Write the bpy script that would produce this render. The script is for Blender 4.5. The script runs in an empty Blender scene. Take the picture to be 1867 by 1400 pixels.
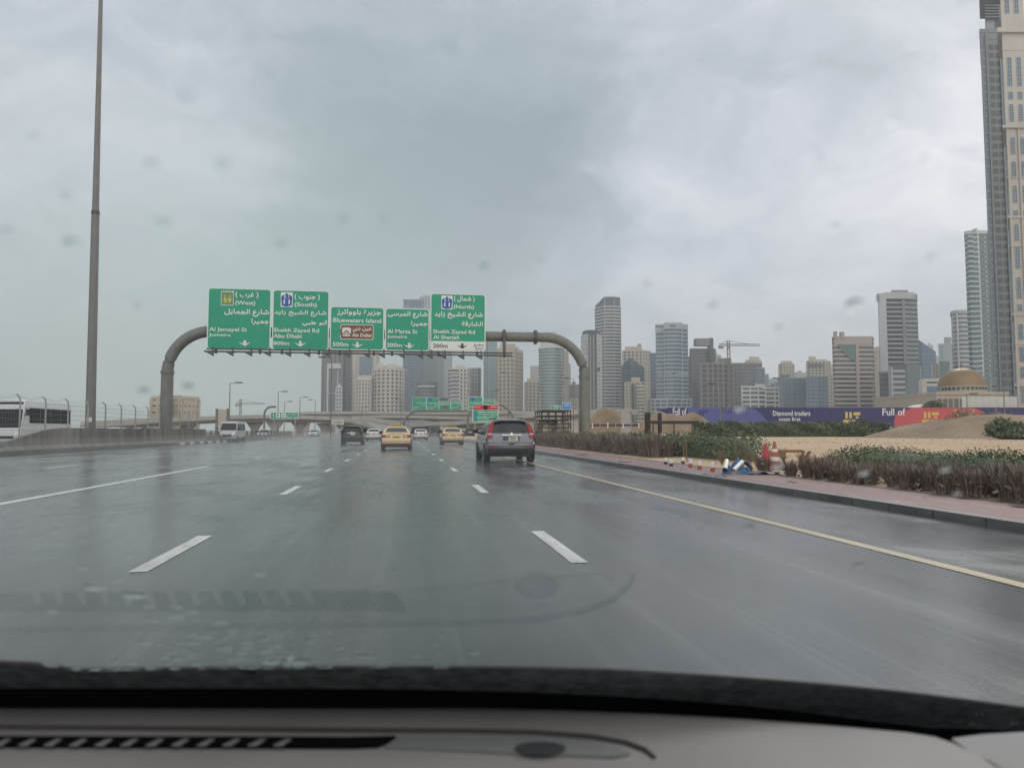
import bpy, bmesh, math, random
from mathutils import Vector, Matrix
random.seed(7)
R = math.radians
SC = bpy.context.scene
COL = SC.collection

# ------------------------------------------------------------------ camera
FPX, CX, CY, HC = 1370.0, 933.5, 700.0, 1.15      # focal length and centre in photo pixels, eye height in metres
PSI, TH = R(8.31), R(3.59)                         # heading right of the road, pitch up
FW = Vector((math.sin(PSI)*math.cos(TH), math.cos(PSI)*math.cos(TH), math.sin(TH)))
RT = Vector((math.cos(PSI), -math.sin(PSI), 0))
UP = RT.cross(FW)
HF = Vector((math.sin(PSI), math.cos(PSI), 0))
EYE = Vector((0, 0, HC))
cd = bpy.data.cameras.new('camera'); cam = bpy.data.objects.new('camera', cd); COL.objects.link(cam)
cam.location = EYE
cam.rotation_euler = Matrix((RT, UP, -FW)).transposed().to_euler()
cd.sensor_width = 36; cd.lens = FPX/1867*36; cd.clip_start = 0.05; cd.clip_end = 20000
cd.dof.use_dof = True; cd.dof.focus_distance = 60; cd.dof.aperture_fstop = 6.0
SC.camera = cam

def ray(px, py): return FW + RT*((px-CX)/FPX) + UP*((CY-py)/FPX)
def ground(px, py, z=0.0):
    d = ray(px, py); return EYE + d*((z-HC)/d.z)
def at(px, py, c):                                 # point on the sight line at horizontal depth c
    d = ray(px, py); return EYE + d*(c/d.dot(HF))
def aty(px, py, y):                                # point on the sight line at distance y along the road
    d = ray(px, py); return EYE + d*(y/d.y)
def col(px, c): p = at(px, 786, c); return Vector((p.x, p.y, 0))
def hz(px, py, c): return at(px, py, c).z

# ------------------------------------------------------------------ node helper
class T:
    def __init__(s, tree): s.t = tree; s.n = tree.nodes; s.l = tree.links
    def new(s, typ, **kw):
        nd = s.n.new(typ)
        for k, v in kw.items(): setattr(nd, k, v)
        return nd
    def put(s, inp, v):
        if isinstance(v, bpy.types.NodeSocket): s.l.new(v, inp)
        elif v is not None:
            try: inp.default_value = v
            except Exception: inp.default_value = (*v, 1)
    def m(s, op, a, b=None, clamp=False):
        nd = s.new('ShaderNodeMath', operation=op); nd.use_clamp = clamp
        s.put(nd.inputs[0], a); s.put(nd.inputs[1], b); return nd.outputs[0]
    def v(s, op, a, b=None):
        nd = s.new('ShaderNodeVectorMath', operation=op); s.put(nd.inputs[0], a); s.put(nd.inputs[1], b)
        return nd.outputs['Value'] if op in ('LENGTH', 'DISTANCE', 'DOT_PRODUCT') else nd.outputs[0]
    def mix(s, f, a, b, mode='MIX'):
        nd = s.new('ShaderNodeMix', data_type='RGBA', blend_type=mode)
        s.put(nd.inputs[0], f); s.put(nd.inputs[6], a); s.put(nd.inputs[7], b); return nd.outputs[2]
    def noise(s, vec, scale, detail=4, rough=.55, dist=0):
        nd = s.new('ShaderNodeTexNoise'); s.put(nd.inputs['Vector'], vec); nd.inputs['Scale'].default_value = scale
        nd.inputs['Detail'].default_value = detail; nd.inputs['Roughness'].default_value = rough; nd.inputs['Distortion'].default_value = dist
        return nd
    def ramp(s, f, stops):
        nd = s.new('ShaderNodeValToRGB'); el = nd.color_ramp.elements
        while len(el) < len(stops): el.new(.5)
        for e, (p, c) in zip(el, stops): e.position = p; e.color = (*c, 1) if len(c) == 3 else c
        s.put(nd.inputs[0], f); return nd.outputs[0]

# ------------------------------------------------------------------ sky, sun, exposure
SUN_AZ, SUN_EL = R(44), R(38)
W = bpy.data.worlds.new('World'); SC.world = W; W.use_nodes = True
t = T(W.node_tree); t.n.clear()
d = t.new('ShaderNodeTexCoord').outputs['Generated']
d = t.v('NORMALIZE', d)
sky = t.new('ShaderNodeTexSky', sky_type='NISHITA'); sky.sun_disc = False
sky.sun_elevation = SUN_EL; sky.sun_rotation = SUN_AZ
n1 = t.noise(t.v('MULTIPLY', d, (1, 1, 1.6)), 4.2, 7, .58, .2)
wv = t.v('ADD', d, t.v('MULTIPLY', t.v('SUBTRACT', n1.outputs['Color'], (.5, .5, .5)), (.22, .22, .20)))
n2 = t.noise(t.v('MULTIPLY', wv, (1, 1, 2.6)), 6.0, 10, .63, .6)
n3 = t.noise(t.v('MULTIPLY', wv, (1, 1, 3.2)), 2.4, 5, .5, .2)
val = t.m('ADD', t.m('MULTIPLY', n2.outputs['Fac'], .52), t.m('MULTIPLY', n3.outputs['Fac'], .30)); val = t.m('ADD', val, .012)
n4 = t.noise(t.v('MULTIPLY', wv, (1, 1, 2.0)), 3.1, 9, .62, .9)
val = t.m('ADD', val, t.m('MULTIPLY', t.m('SUBTRACT', t.ramp(n4.outputs['Fac'], [(.42, (0, 0, 0)), (.58, (1, 1, 1))]), .5), .10))
LOBES = [(700, 380, .15, -.26), (900, 310, .13, -.25), (1010, 330, .07, -.10), (560, 460, .12, -.16), (800, 500, .15, -.10), (1030, 300, .08, -.08), (600, 250, .09, -.07), (360, 230, .075, .17), (440, 300, .05, .11), (140, 330, .20, .10), (90, 170, .12, .05),
         (320, 60, .12, -.03), (1765, 200, .075, .17), (1790, 340, .12, .12), (1690, 350, .13, .05), (1740, 70, .06, .08), (1560, 480, .26, .09), (1600, 130, .12, -.06),
         (1280, 400, .075, .07), (1180, 380, .05, .06), (1420, 440, .10, .04), (1150, 300, .10, -.05), (1350, 250, .12, -.04), (1620, 250, .05, .06), (1350, 330, .10, -.05), (1100, 90, .25, -.03), (1500, 110, .16, -.05), (1250, 560, .22, .05), (1550, 620, .22, .06)]
for px, py, sg, am in LOBES:
    d0 = ray(px, py).normalized()
    q = t.m('DIVIDE', t.v('DISTANCE', wv, tuple(d0)), sg)
    g = t.m('EXPONENT', t.m('MULTIPLY', t.m('MULTIPLY', q, q), -1.0))
    val = t.m('ADD', val, t.m('MULTIPLY', g, am))
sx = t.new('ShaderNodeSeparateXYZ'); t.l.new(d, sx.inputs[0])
back = t.m('MULTIPLY', t.m('ADD', t.m('MULTIPLY', sx.outputs[1], -1), .15), .9, True)  # extra brightness added to the sky behind the camera, lights the facing fronts
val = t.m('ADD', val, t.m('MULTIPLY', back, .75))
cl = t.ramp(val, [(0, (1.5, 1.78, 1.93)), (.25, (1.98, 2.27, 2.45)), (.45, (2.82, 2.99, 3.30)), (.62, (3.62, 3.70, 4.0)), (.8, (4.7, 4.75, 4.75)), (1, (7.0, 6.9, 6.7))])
q = t.m('DIVIDE', t.v('DISTANCE', d, tuple(ray(330, 760).normalized())), .36)
g = t.m('EXPONENT', t.m('MULTIPLY', t.m('MULTIPLY', q, q), -1.0))
cl = t.mix(t.m('MULTIPLY', g, .8), cl, (2.35, 2.95, 2.7))
cl = t.mix(.06, cl, sky.outputs[0])
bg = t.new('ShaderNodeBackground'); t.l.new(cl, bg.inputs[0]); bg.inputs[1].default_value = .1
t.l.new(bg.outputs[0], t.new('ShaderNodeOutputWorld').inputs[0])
sl = bpy.data.lights.new('sun', 'SUN'); sun = bpy.data.objects.new('sun', sl); COL.objects.link(sun)
sl.energy = .5; sl.angle = R(25); sl.color = (1, .95, .88)
sun.rotation_euler = Vector((math.sin(SUN_AZ)*math.cos(SUN_EL), math.cos(SUN_AZ)*math.cos(SUN_EL), math.sin(SUN_EL))).to_track_quat('Z', 'Y').to_euler()
SC.view_settings.view_transform = 'Standard'; SC.view_settings.look = 'None'; SC.view_settings.gamma = 1
SC.view_settings.exposure = 1.04
SC.render.engine = 'CYCLES'
c = SC.cycles; c.use_denoising = True; c.max_bounces = 5; c.diffuse_bounces = 2; c.glossy_bounces = 3; c.transmission_bounces = 5
c.transparent_max_bounces = 10; c.volume_bounces = 0; c.caustics_reflective = False; c.caustics_refractive = False; c.sample_clamp_indirect = 6

# ------------------------------------------------------------------ materials
MC = {}
def mat(name, c, rough=.7, metal=0, var=.12, scale=3, bump=0, bscale=40, spec=.5, coat=0):
    if name in MC: return MC[name]
    m = bpy.data.materials.new(name); m.use_nodes = True; t = T(m.node_tree); b = t.n['Principled BSDF']
    b.inputs['Roughness'].default_value = rough; b.inputs['Metallic'].default_value = metal
    b.inputs['Specular IOR Level'].default_value = spec; b.inputs['Coat Weight'].default_value = coat
    co = t.new('ShaderNodeTexCoord').outputs['Object']
    n = t.noise(co, scale, 5, .6)
    f = t.m('MULTIPLY_ADD', n.outputs['Fac'], 2*var); f.node.inputs[2].default_value = 1-var
    t.put(b.inputs['Base Color'], t.mix(1, (*c, 1), t.new('ShaderNodeCombineColor').outputs[0], 'MULTIPLY'))
    cc = b.inputs['Base Color'].links[0].from_node.inputs[7].links[0].from_node
    for i in range(3): t.l.new(f, cc.inputs[i])
    if bump:
        bp = t.new('ShaderNodeBump'); bp.inputs['Strength'].default_value = bump; bp.inputs['Distance'].default_value = .05
        t.l.new(t.noise(co, bscale, 4).outputs['Fac'], bp.inputs['Height']); t.l.new(bp.outputs[0], b.inputs['Normal'])
    MC[name] = m; return m

def pb(m): return m.node_tree.nodes['Principled BSDF']

# ------------------------------------------------------------------ mesh helper
class MB:
    def __init__(s): s.v = []; s.f = []; s.mi = []; s.k = 0
    def mtl(s, k): s.k = k; return s
    def add(s, vs, fs):
        o = len(s.v); s.v += [tuple(p) for p in vs]
        for f in fs: s.f.append([i+o for i in f]); s.mi.append(s.k)
        return s
    def box(s, a, b, c, e, g, h):                  # x0 x1 y0 y1 z0 z1
        s.add([(x, y, z) for z in (g, h) for y in (c, e) for x in (a, b)],
              [(0, 2, 3, 1), (4, 5, 7, 6), (0, 1, 5, 4), (2, 6, 7, 3), (0, 4, 6, 2), (1, 3, 7, 5)]); return s
    def obox(s, c, ax, ay, az):                    # centre and three half axes
        c, ax, ay, az = map(Vector, (c, ax, ay, az))
        s.add([c+ax*i+ay*j+az*k for k in (-1, 1) for j in (-1, 1) for i in (-1, 1)],
              [(0, 2, 3, 1), (4, 5, 7, 6), (0, 1, 5, 4), (2, 6, 7, 3), (0, 4, 6, 2), (1, 3, 7, 5)]); return s
    def prism(s, poly, z0, z1):
        n = len(poly)
        A = sum(poly[i][0]*poly[(i+1) % n][1]-poly[(i+1) % n][0]*poly[i][1] for i in range(n))
        if A < 0: poly = poly[::-1]
        z0 = z0 if isinstance(z0, (list, tuple)) else [z0]*n; z1 = z1 if isinstance(z1, (list, tuple)) else [z1]*n
        if A < 0: z0, z1 = z0[::-1], z1[::-1]
        s.add([(p[0], p[1], z) for p, z in zip(poly, z0)]+[(p[0], p[1], z) for p, z in zip(poly, z1)],
              [tuple(range(n))[::-1], tuple(range(n, 2*n))]+[(i, (i+1) % n, n+(i+1) % n, n+i) for i in range(n)]); return s
    def tube(s, pts, r, n=8, cap=True):
        pts = [Vector(p) for p in pts]; rs = r if isinstance(r, (list, tuple)) else [r]*len(pts); o = len(s.v); vs = []
        for i, p in enumerate(pts):
            tg = (pts[min(i+1, len(pts)-1)]-pts[max(i-1, 0)]).normalized()
            u = tg.cross(Vector((0, 0, 1)) if abs(tg.z) < .95 else Vector((0, 1, 0))).normalized(); w = tg.cross(u)
            vs += [p+(u*math.cos(a)+w*math.sin(a))*rs[i] for a in [2*math.pi*k/n for k in range(n)]]
        fs = [(i*n+k, i*n+(k+1) % n, (i+1)*n+(k+1) % n, (i+1)*n+k) for i in range(len(pts)-1) for k in range(n)]
        if cap: fs += [tuple(range(n))[::-1], tuple(range((len(pts)-1)*n, len(pts)*n))]
        return s.add(vs, fs)
    def lathe(s, prof, c=(0, 0, 0), n=16, axis='z'):   # prof of (r, z)
        c = Vector(c); vs = []
        for r, z in prof:
            for k in range(n):
                a = 2*math.pi*k/n; x, y = r*math.cos(a), r*math.sin(a)
                vs.append(c+(Vector((x, y, z)) if axis == 'z' else Vector((z, x, y))))
        m = len(prof)
        fs = [(i*n+k, i*n+(k+1) % n, (i+1)*n+(k+1) % n, (i+1)*n+k) for i in range(m-1) for k in range(n)]
        if prof[0][0] > 1e-6: fs.append(tuple(range(n))[::-1])
        if prof[-1][0] > 1e-6: fs.append(tuple(range((m-1)*n, m*n)))
        return s.add(vs, fs)
    def sheet(s, poly):                             # a flat polygon
        return s.add(poly, [tuple(range(len(poly)))])
    def grid(s, rows):
        m = len(rows[0]); return s.add([p for r in rows for p in r], [(i*m+k, i*m+k+1, (i+1)*m+k+1, (i+1)*m+k) for i in range(len(rows)-1) for k in range(m-1)])
    def build(s, name, mats, parent=None, smooth=None, loc=None):
        me = bpy.data.meshes.new(name); org = Vector((0, 0, 0))
        if parent is None and loc is None and s.v:
            xs, ys, zs = zip(*s.v); org = Vector(((min(xs)+max(xs))/2, (min(ys)+max(ys))/2, min(zs)))
        elif loc is not None: org = Vector(loc)
        me.from_pydata([tuple(Vector(p)-org) for p in s.v], [], s.f)
        for m in (mats if isinstance(mats, (list, tuple)) else [mats]): me.materials.append(m)
        me.polygons.foreach_set('material_index', s.mi)
        if smooth is not None:
            bm = bmesh.new(); bm.from_mesh(me); bmesh.ops.remove_doubles(bm, verts=bm.verts, dist=1e-4); bmesh.ops.recalc_face_normals(bm, faces=bm.faces)
            for f in bm.faces: f.smooth = True
            for e in bm.edges: e.smooth = len(e.link_faces) == 2 and e.calc_face_angle(0) < R(smooth)
            bm.to_mesh(me); bm.free()
        me.update()
        o = bpy.data.objects.new(name, me); COL.objects.link(o)
        if parent is not None: o.parent = parent; o.location = org if loc is not None else (0, 0, 0)
        else: o.location = org
        return o

def tag(o, label, cat, group=None, kind=None):
    if label: o['label'] = label
    if cat: o['category'] = cat
    if group: o['group'] = group
    if kind: o['kind'] = kind
    return o
def thing(name, label, cat, loc=(0, 0, 0), rz=0, group=None):
    o = bpy.data.objects.new(name, None); COL.objects.link(o); o.location = loc; o.rotation_euler = (0, 0, rz); o.empty_display_size = .2
    return tag(o, label, cat, group)
def struct(name, mb, m, smooth=None): return tag(mb.build(name, m, smooth=smooth), None, None, None, 'structure')
def dup(root, loc, rz, label=None, scale=1):
    r = root.copy(); COL.objects.link(r); r.location = loc; r.rotation_euler = (0, 0, rz); r.scale = (scale,)*3
    if label: r['label'] = label
    for ch in list(root.children):
        cc = ch.copy(); COL.objects.link(cc); cc.parent = r
        for g in ch.children:
            dd = g.copy(); COL.objects.link(dd); dd.parent = cc
    return r

# ------------------------------------------------------------------ lettering
FORMS = {'ا': 'FE8D FE8E', 'أ': 'FE83 FE84', 'ب': 'FE8F FE90 FE91 FE92', 'ة': 'FE93 FE94', 'ت': 'FE95 FE96 FE97 FE98', 'ج': 'FE9D FE9E FE9F FEA0',
         'ح': 'FEA1 FEA2 FEA3 FEA4', 'خ': 'FEA5 FEA6 FEA7 FEA8', 'د': 'FEA9 FEAA', 'ر': 'FEAD FEAE', 'ز': 'FEAF FEB0', 'س': 'FEB1 FEB2 FEB3 FEB4',
         'ش': 'FEB5 FEB6 FEB7 FEB8', 'ظ': 'FEC5 FEC6 FEC7 FEC8', 'ع': 'FEC9 FECA FECB FECC', 'غ': 'FECD FECE FECF FED0', 'ق': 'FED5 FED6 FED7 FED8',
         'ل': 'FEDD FEDE FEDF FEE0', 'م': 'FEE1 FEE2 FEE3 FEE4', 'ن': 'FEE5 FEE6 FEE7 FEE8', 'و': 'FEED FEEE', 'ى': 'FEEF FEF0', 'ي': 'FEF1 FEF2 FEF3 FEF4'}
def arabic(s):                                     # joined letter forms in visual order
    out = []
    for i, ch in enumerate(s):
        if ch not in FORMS: out.append({'(': ')', ')': '('}.get(ch, ch)); continue
        fm = FORMS[ch].split(); prev = i > 0 and s[i-1] in FORMS and len(FORMS[s[i-1]].split()) == 4
        nxt = i+1 < len(s) and s[i+1] in FORMS and len(fm) == 4
        out.append(chr(int(fm[3 if prev and nxt else 1 if prev else 2 if nxt else 0], 16)))
    return ''.join(reversed(out))
TXC = {}
def glyphs(s, bold=.0):
    if (s, bold) in TXC: return TXC[(s, bold)]
    cu = bpy.data.curves.new('lettering', 'FONT'); cu.body = s; cu.resolution_u = 2; cu.offset = bold
    ob = bpy.data.objects.new('lettering', cu); COL.objects.link(ob)
    dg = bpy.context.evaluated_depsgraph_get(); dg.update()
    me = bpy.data.meshes.new_from_object(ob.evaluated_get(dg))
    vs = [(v.co.x, v.co.y) for v in me.vertices]; fs = [tuple(p.vertices) for p in me.polygons]
    bpy.data.objects.remove(ob); bpy.data.curves.remove(cu); bpy.data.meshes.remove(me)
    x0 = min(v[0] for v in vs); x1 = max(v[0] for v in vs); y0 = min(v[1] for v in vs); y1 = max(v[1] for v in vs)
    TXC[(s, bold)] = ([((x-x0)/(x1-x0), (y-y0)/(y1-y0)) for x, y in vs], fs); return TXC[(s, bold)]
def write(mb, s, o, r, u, bold=.012):              # string filling the rectangle at corner o with edge vectors r, u
    ar = any(ord(ch) > 0xFB00 for ch in s); vs, fs = glyphs(s, 0 if ar else bold); o, r, u = Vector(o), Vector(r), Vector(u)
    if not ar: mb.add([o+r*x+u*y for x, y in vs], fs); return
    e = u.length*.045; n = r.cross(u).normalized()    # joined script: three close layers make the heavier stroke
    for k, (a, b) in enumerate(((0, 0), (e, 0), (e/2, e), (e/2, -e))): q = o+r.normalized()*a+u.normalized()*b+n*(.0015*k); mb.add([q+r*x+u*y for x, y in vs], fs)
# ------------------------------------------------------------------ ground, road, kerbs
def surf(name, build):
    m = bpy.data.materials.new(name); m.use_nodes = True; t = T(m.node_tree); b = t.n['Principled BSDF']
    build(t, b, t.new('ShaderNodeNewGeometry').outputs['Position']); MC[name] = m; return m
def asphalt(t, b, p):
    st = t.noise(t.v('MULTIPLY', p, (1.7, .03, 1)), 1, 7, .66)
    sk = t.noise(t.v('MULTIPLY', p, (5.5, .05, 1)), 1, 5, .7)
    pt = t.noise(t.v('MULTIPLY', p, (.32, .10, 1)), 1, 7, .62, .8)
    pd = t.noise(t.v('MULTIPLY', p, (.55, .30, 1)), .8, 5, .55, 1.2)
    gr = t.noise(p, 55, 3, .7)
    x = t.new('ShaderNodeSeparateXYZ'); t.l.new(p, x.inputs[0])
    tr = t.m('COSINE', t.m('MULTIPLY', t.m('ADD', x.outputs[0], .3), 2*math.pi/1.84))      # wheel tracks, two a lane
    k = t.m('ADD', t.m('MULTIPLY', st.outputs['Fac'], .70), t.m('MULTIPLY', tr, .05))
    k = t.m('ADD', k, t.m('MULTIPLY', pt.outputs['Fac'], .55))
    c1 = t.ramp(k, [(.40, (.046, .052, .053)), (.62, (.085, .091, .092)), (.86, (.135, .140, .138))])
    t.l.new(t.mix(t.ramp(sk.outputs['Fac'], [(.52, (0, 0, 0)), (.72, (.5,)*3)]), c1, (.175, .18, .178, 1)), b.inputs['Base Color'])
    r = t.m('ADD', t.m('MULTIPLY', k, .62), t.m('MULTIPLY', gr.outputs['Fac'], .16)); r = t.m('ADD', r, t.m('MULTIPLY', t.m('SUBTRACT', pd.outputs['Fac'], .5), .75))
    t.l.new(t.ramp(r, [(.30, (.05,)*3), (.46, (.17,)*3), (.70, (.42,)*3)]), b.inputs['Roughness'])
    b.inputs['Specular IOR Level'].default_value = .5
    bp = t.new('ShaderNodeBump'); bp.inputs['Strength'].default_value = .16; bp.inputs['Distance'].default_value = .012
    t.l.new(t.m('ADD', gr.outputs['Fac'], t.m('MULTIPLY', pt.outputs['Fac'], .8)), bp.inputs['Height']); t.l.new(bp.outputs[0], b.inputs['Normal'])
M_ROAD = surf('wet_asphalt', asphalt)
def sandm(t, b, p):
    a = t.noise(p, .35, 6, .6); g = t.noise(p, 5, 8, .7)
    rt = t.noise(t.v('MULTIPLY', p, (2.4, .07, 1)), 1, 5, .6, .6); a2 = t.noise(p, .09, 4, .6, 1.0)
    f = t.m('ADD', t.m('MULTIPLY', a.outputs['Fac'], .30), t.m('MULTIPLY', g.outputs['Fac'], .40)); f = t.m('ADD', f, t.m('MULTIPLY', rt.outputs['Fac'], .15)); f = t.m('ADD', f, t.m('MULTIPLY', a2.outputs['Fac'], .15))
    t.l.new(t.ramp(f, [(.36, (.30, .215, .135)), (.46, (.52, .375, .24)), (.68, (.66, .50, .34))]), b.inputs['Base Color'])
    b.inputs['Roughness'].default_value = .95
    bp = t.new('ShaderNodeBump'); bp.inputs['Strength'].default_value = .9; bp.inputs['Distance'].default_value = .12
    t.l.new(g.outputs['Fac'], bp.inputs['Height']); t.l.new(bp.outputs[0], b.inputs['Normal'])
M_SAND = surf('yellow_sand', sandm)
def earthm(t, b, p):
    a = t.noise(p, .22, 7, .65); g = t.noise(p, 2.2, 7, .7)
    f = t.m('ADD', t.m('MULTIPLY', a.outputs['Fac'], .6), t.m('MULTIPLY', g.outputs['Fac'], .4))
    t.l.new(t.ramp(f, [(.3, (.17, .13, .092)), (.5, (.31, .23, .155)), (.7, (.42, .32, .22))]), b.inputs['Base Color'])
    b.inputs['Roughness'].default_value = .95
    bp = t.new('ShaderNodeBump'); bp.inputs['Strength'].default_value = .8; bp.inputs['Distance'].default_value = .3
    t.l.new(g.outputs['Fac'], bp.inputs['Height']); t.l.new(bp.outputs[0], b.inputs['Normal'])
M_EARTH = surf('brown_earth', earthm)
def pavem(t, b, p):
    br = t.new('ShaderNodeTexBrick'); t.l.new(t.v('MULTIPLY', p, (1, 1, 0)), br.inputs['Vector']); br.inputs['Scale'].default_value = 4.5
    for k, v in (('Color1', (.235, .118, .108, 1)), ('Color2', (.19, .10, .095, 1)), ('Mortar', (.15, .11, .10, 1))): br.inputs[k].default_value = v
    br.inputs['Mortar Size'].default_value = .025
    n = t.noise(t.v('MULTIPLY', p, (.9, .35, 1)), 1.1, 6, .6, .5)
    wet = t.ramp(n.outputs['Fac'], [(.56, (1, 1, 1)), (.64, (.42, .42, .43))])
    t.l.new(t.mix(1, br.outputs['Color'], wet, 'MULTIPLY'), b.inputs['Base Color'])
    t.l.new(t.ramp(n.outputs['Fac'], [(.54, (.6,)*3), (.63, (.12,)*3)]), b.inputs['Roughness'])
M_PAVE = surf('pink_paving', pavem)
def kerbm(t, b, p):
    n = t.noise(t.v('MULTIPLY', p, (2, .6, 2)), 1.5, 6, .65)
    t.l.new(t.ramp(n.outputs['Fac'], [(.35, (.055, .062, .06)), (.65, (.12, .125, .12))]), b.inputs['Base Color'])
    x = t.new('ShaderNodeSeparateXYZ'); t.l.new(p, x.inputs[0]); j = t.m('GREATER_THAN', t.m('FRACT', t.m('MULTIPLY', x.outputs[1], 1.1)), .03)
    t.l.new(t.mix(j, (.02, .022, .022, 1), b.inputs['Base Color'].links[0].from_socket), b.inputs['Base Color']); b.inputs['Roughness'].default_value = .4
M_KERB = surf('wet_kerb_concrete', kerbm)
def concm(t, b, p):
    n = t.noise(t.v('MULTIPLY', p, (1, 1, .35)), .9, 7, .68); s = t.noise(t.v('MULTIPLY', p, (2.2, 2.2, .12)), 1, 4)
    f = t.m('ADD', t.m('MULTIPLY', n.outputs['Fac'], .6), t.m('MULTIPLY', s.outputs['Fac'], .4))
    t.l.new(t.ramp(f, [(.34, (.085, .077, .07)), (.5, (.155, .145, .132)), (.66, (.25, .24, .22))]), b.inputs['Base Color']); b.inputs['Roughness'].default_value = .8
M_CONC = surf('stained_concrete', concm)
M_DECK = mat('pale_concrete', (.44, .41, .37), .85, var=.2, scale=.25, bump=.2, bscale=3)
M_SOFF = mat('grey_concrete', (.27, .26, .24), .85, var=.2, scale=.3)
def linem(c0, c1):
    def f(t, b, p):
        n = t.noise(t.v('MULTIPLY', p, (6, 1.2, 1)), 1.5, 8, .75); g = t.noise(p, 30, 3, .7)
        k = t.m('ADD', t.m('MULTIPLY', n.outputs['Fac'], .6), t.m('MULTIPLY', g.outputs['Fac'], .4))
        t.l.new(t.ramp(k, [(.37, (.10, .105, .105)), (.45, c0), (.65, c1)]), b.inputs['Base Color']); b.inputs['Roughness'].default_value = .4
    return f
M_WHITE = surf('road_paint_white', linem((.50, .50, .47), (.74, .74, .70)))
M_YEL = surf('road_paint_yellow', linem((.38, .31, .18), (.50, .41, .24)))
M_ROUGHG = mat('dusty_ground', (.26, .24, .20), .95, var=.25, scale=.05)

struct('ground', MB().sheet([(-880, -90, -.06), (1580, -90, -.06), (1580, 1690, -.06), (-880, 1690, -.06)]), M_ROUGHG)
XK, XL = 6.95, -18.4
mb = MB(); ys = [-25, 0, 20, 45, 70, 100, 130, 160, 200, 250]
mb.grid([[(x, y, 0) for x in (XL, -12, -6, 0, XK)] for y in ys]); struct('road', mb, M_ROAD)
struct('opposite_road', MB().grid([[(x, y, -.02) for x in (-42, -34, -26, -21)] for y in ys]), M_ROAD)
struct('median_ground', MB().sheet([(-21, -25, -.012), (XL-.5, -25, -.012), (XL-.5, 250, -.012), (-21, 250, -.012)]), M_ROUGHG)
mk = MB()
def dash(x, y0, y1, w=.15): mk.sheet([(x-w/2, y0, .004), (x+w/2, y0, .004), (x+w/2, y1, .004), (x-w/2, y1, .004)])
for k in range(-1, 22):
    dash(1.55, 6.5+7.55*k, 8.6+7.55*k); dash(-2.13, 6.6+7.6*k, 8.75+7.6*k)
for k in range(20): dash(-6.27, 33.6+7.7*k, 36+7.7*k)
for k in range(-3, 16): dash(-10.9, 25.1+8.8*k, 27.6+8.8*k)
dash(-6.27, -20, 26, .2); dash(-16.5, -20, 200, .13)
struct('lane_marking', mk, M_WHITE)
mk = MB(); dash(4.6, -20, 190, .15); struct('edge_line', mk, M_YEL)
mb = MB(); mb.box(XK, XK+.2, -25, 220, -.3, .115); struct('kerb', mb, M_KERB)
mb = MB(); mb.box(XK+.2, 8.75, -25, 220, -.3, .105); struct('pavement', mb, M_PAVE)
mb = MB(); mb.box(8.75, 8.85, -25, 220, -.3, .115); struct('edging', mb, M_KERB)
def sstep(a, b, x): x = min(1, max(0, (x-a)/(b-a))); return x*x*(3-2*x)
def gz(x, y): return .09+.36*sstep(8.8, 22, x)+.05*math.sin(x*.31+y*.17)*sstep(9, 14, x)
xs = [8.85+i*1.6 for i in range(12)]+[30+8*i for i in range(26)]; yy = [-20+i*2.5 for i in range(50)]+[105+12*i for i in range(9)]
mb = MB(); mb.grid([[(x, y, gz(x, y)) for x in xs] for y in yy]); struct('sand', mb, M_SAND, smooth=80)
# left kerb, black and white further on
mb = MB(); mb.box(XL-.45, XL, -25, 250, -.1, .2); struct('median_kerb', mb, M_KERB)
mb = MB()
for k in range(9): mb.box(XL-.44, XL+.004, 66.5+k*3.1, 67.9+k*3.1, .02, .206)
for k in range(26): mb.box(XL-.44, XL+.004, 108+k*4, 109.9+k*4, .02, .206)
struct('painted_kerb', mb, M_WHITE)
# earth mounds behind the lot
def mound(name, c, rx, ry, h, seed, base=.3, rough=.18):
    rd = random.Random(seed); ph = [(rd.uniform(.3, 2.2), rd.uniform(0, 6), rd.uniform(.3, 2.2), rd.uniform(0, 6)) for _ in range(7)]
    rows = []
    for i in range(31):
        r = []
        for j in range(41):
            u, v = -1+2*j/40, -1+2*i/30; q = max(0, 1-u*u-v*v)
            z = h*q**.95*(1+.05*math.sin(u*23+v*9+seed)*math.sin(v*19-u*7)+rough*sum(math.sin(a*u*5+p)*math.sin(b*v*5+s) for a, p, b, s in ph)/2)
            pt = c+RT*(u*rx)+HF*(v*ry); r.append((pt.x, pt.y, base-.4+z+(.4 if q > 0 else 0)))
        rows.append(r)
    m = MB(); m.grid(rows); return struct(name, m, M_EARTH, smooth=80)
mound('earth_mound', col(1110, 112), 4.6, 4, hz(1112, 746, 112)-.3, 1, rough=.14)
mound('earth_mound', col(1225, 108), 8.5, 4, hz(1225, 757, 108)-.3, 2)
mound('earth_mound', col(1880, 78), 17, 14, hz(1880, 755, 78)-.3, 4, rough=.16)
mound('earth_mound', col(1660, 98), 12, 6, 1.5, 5, rough=.1)
mound('earth_mound', col(1340, 122), 16, 4, 1.3, 6)

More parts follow.
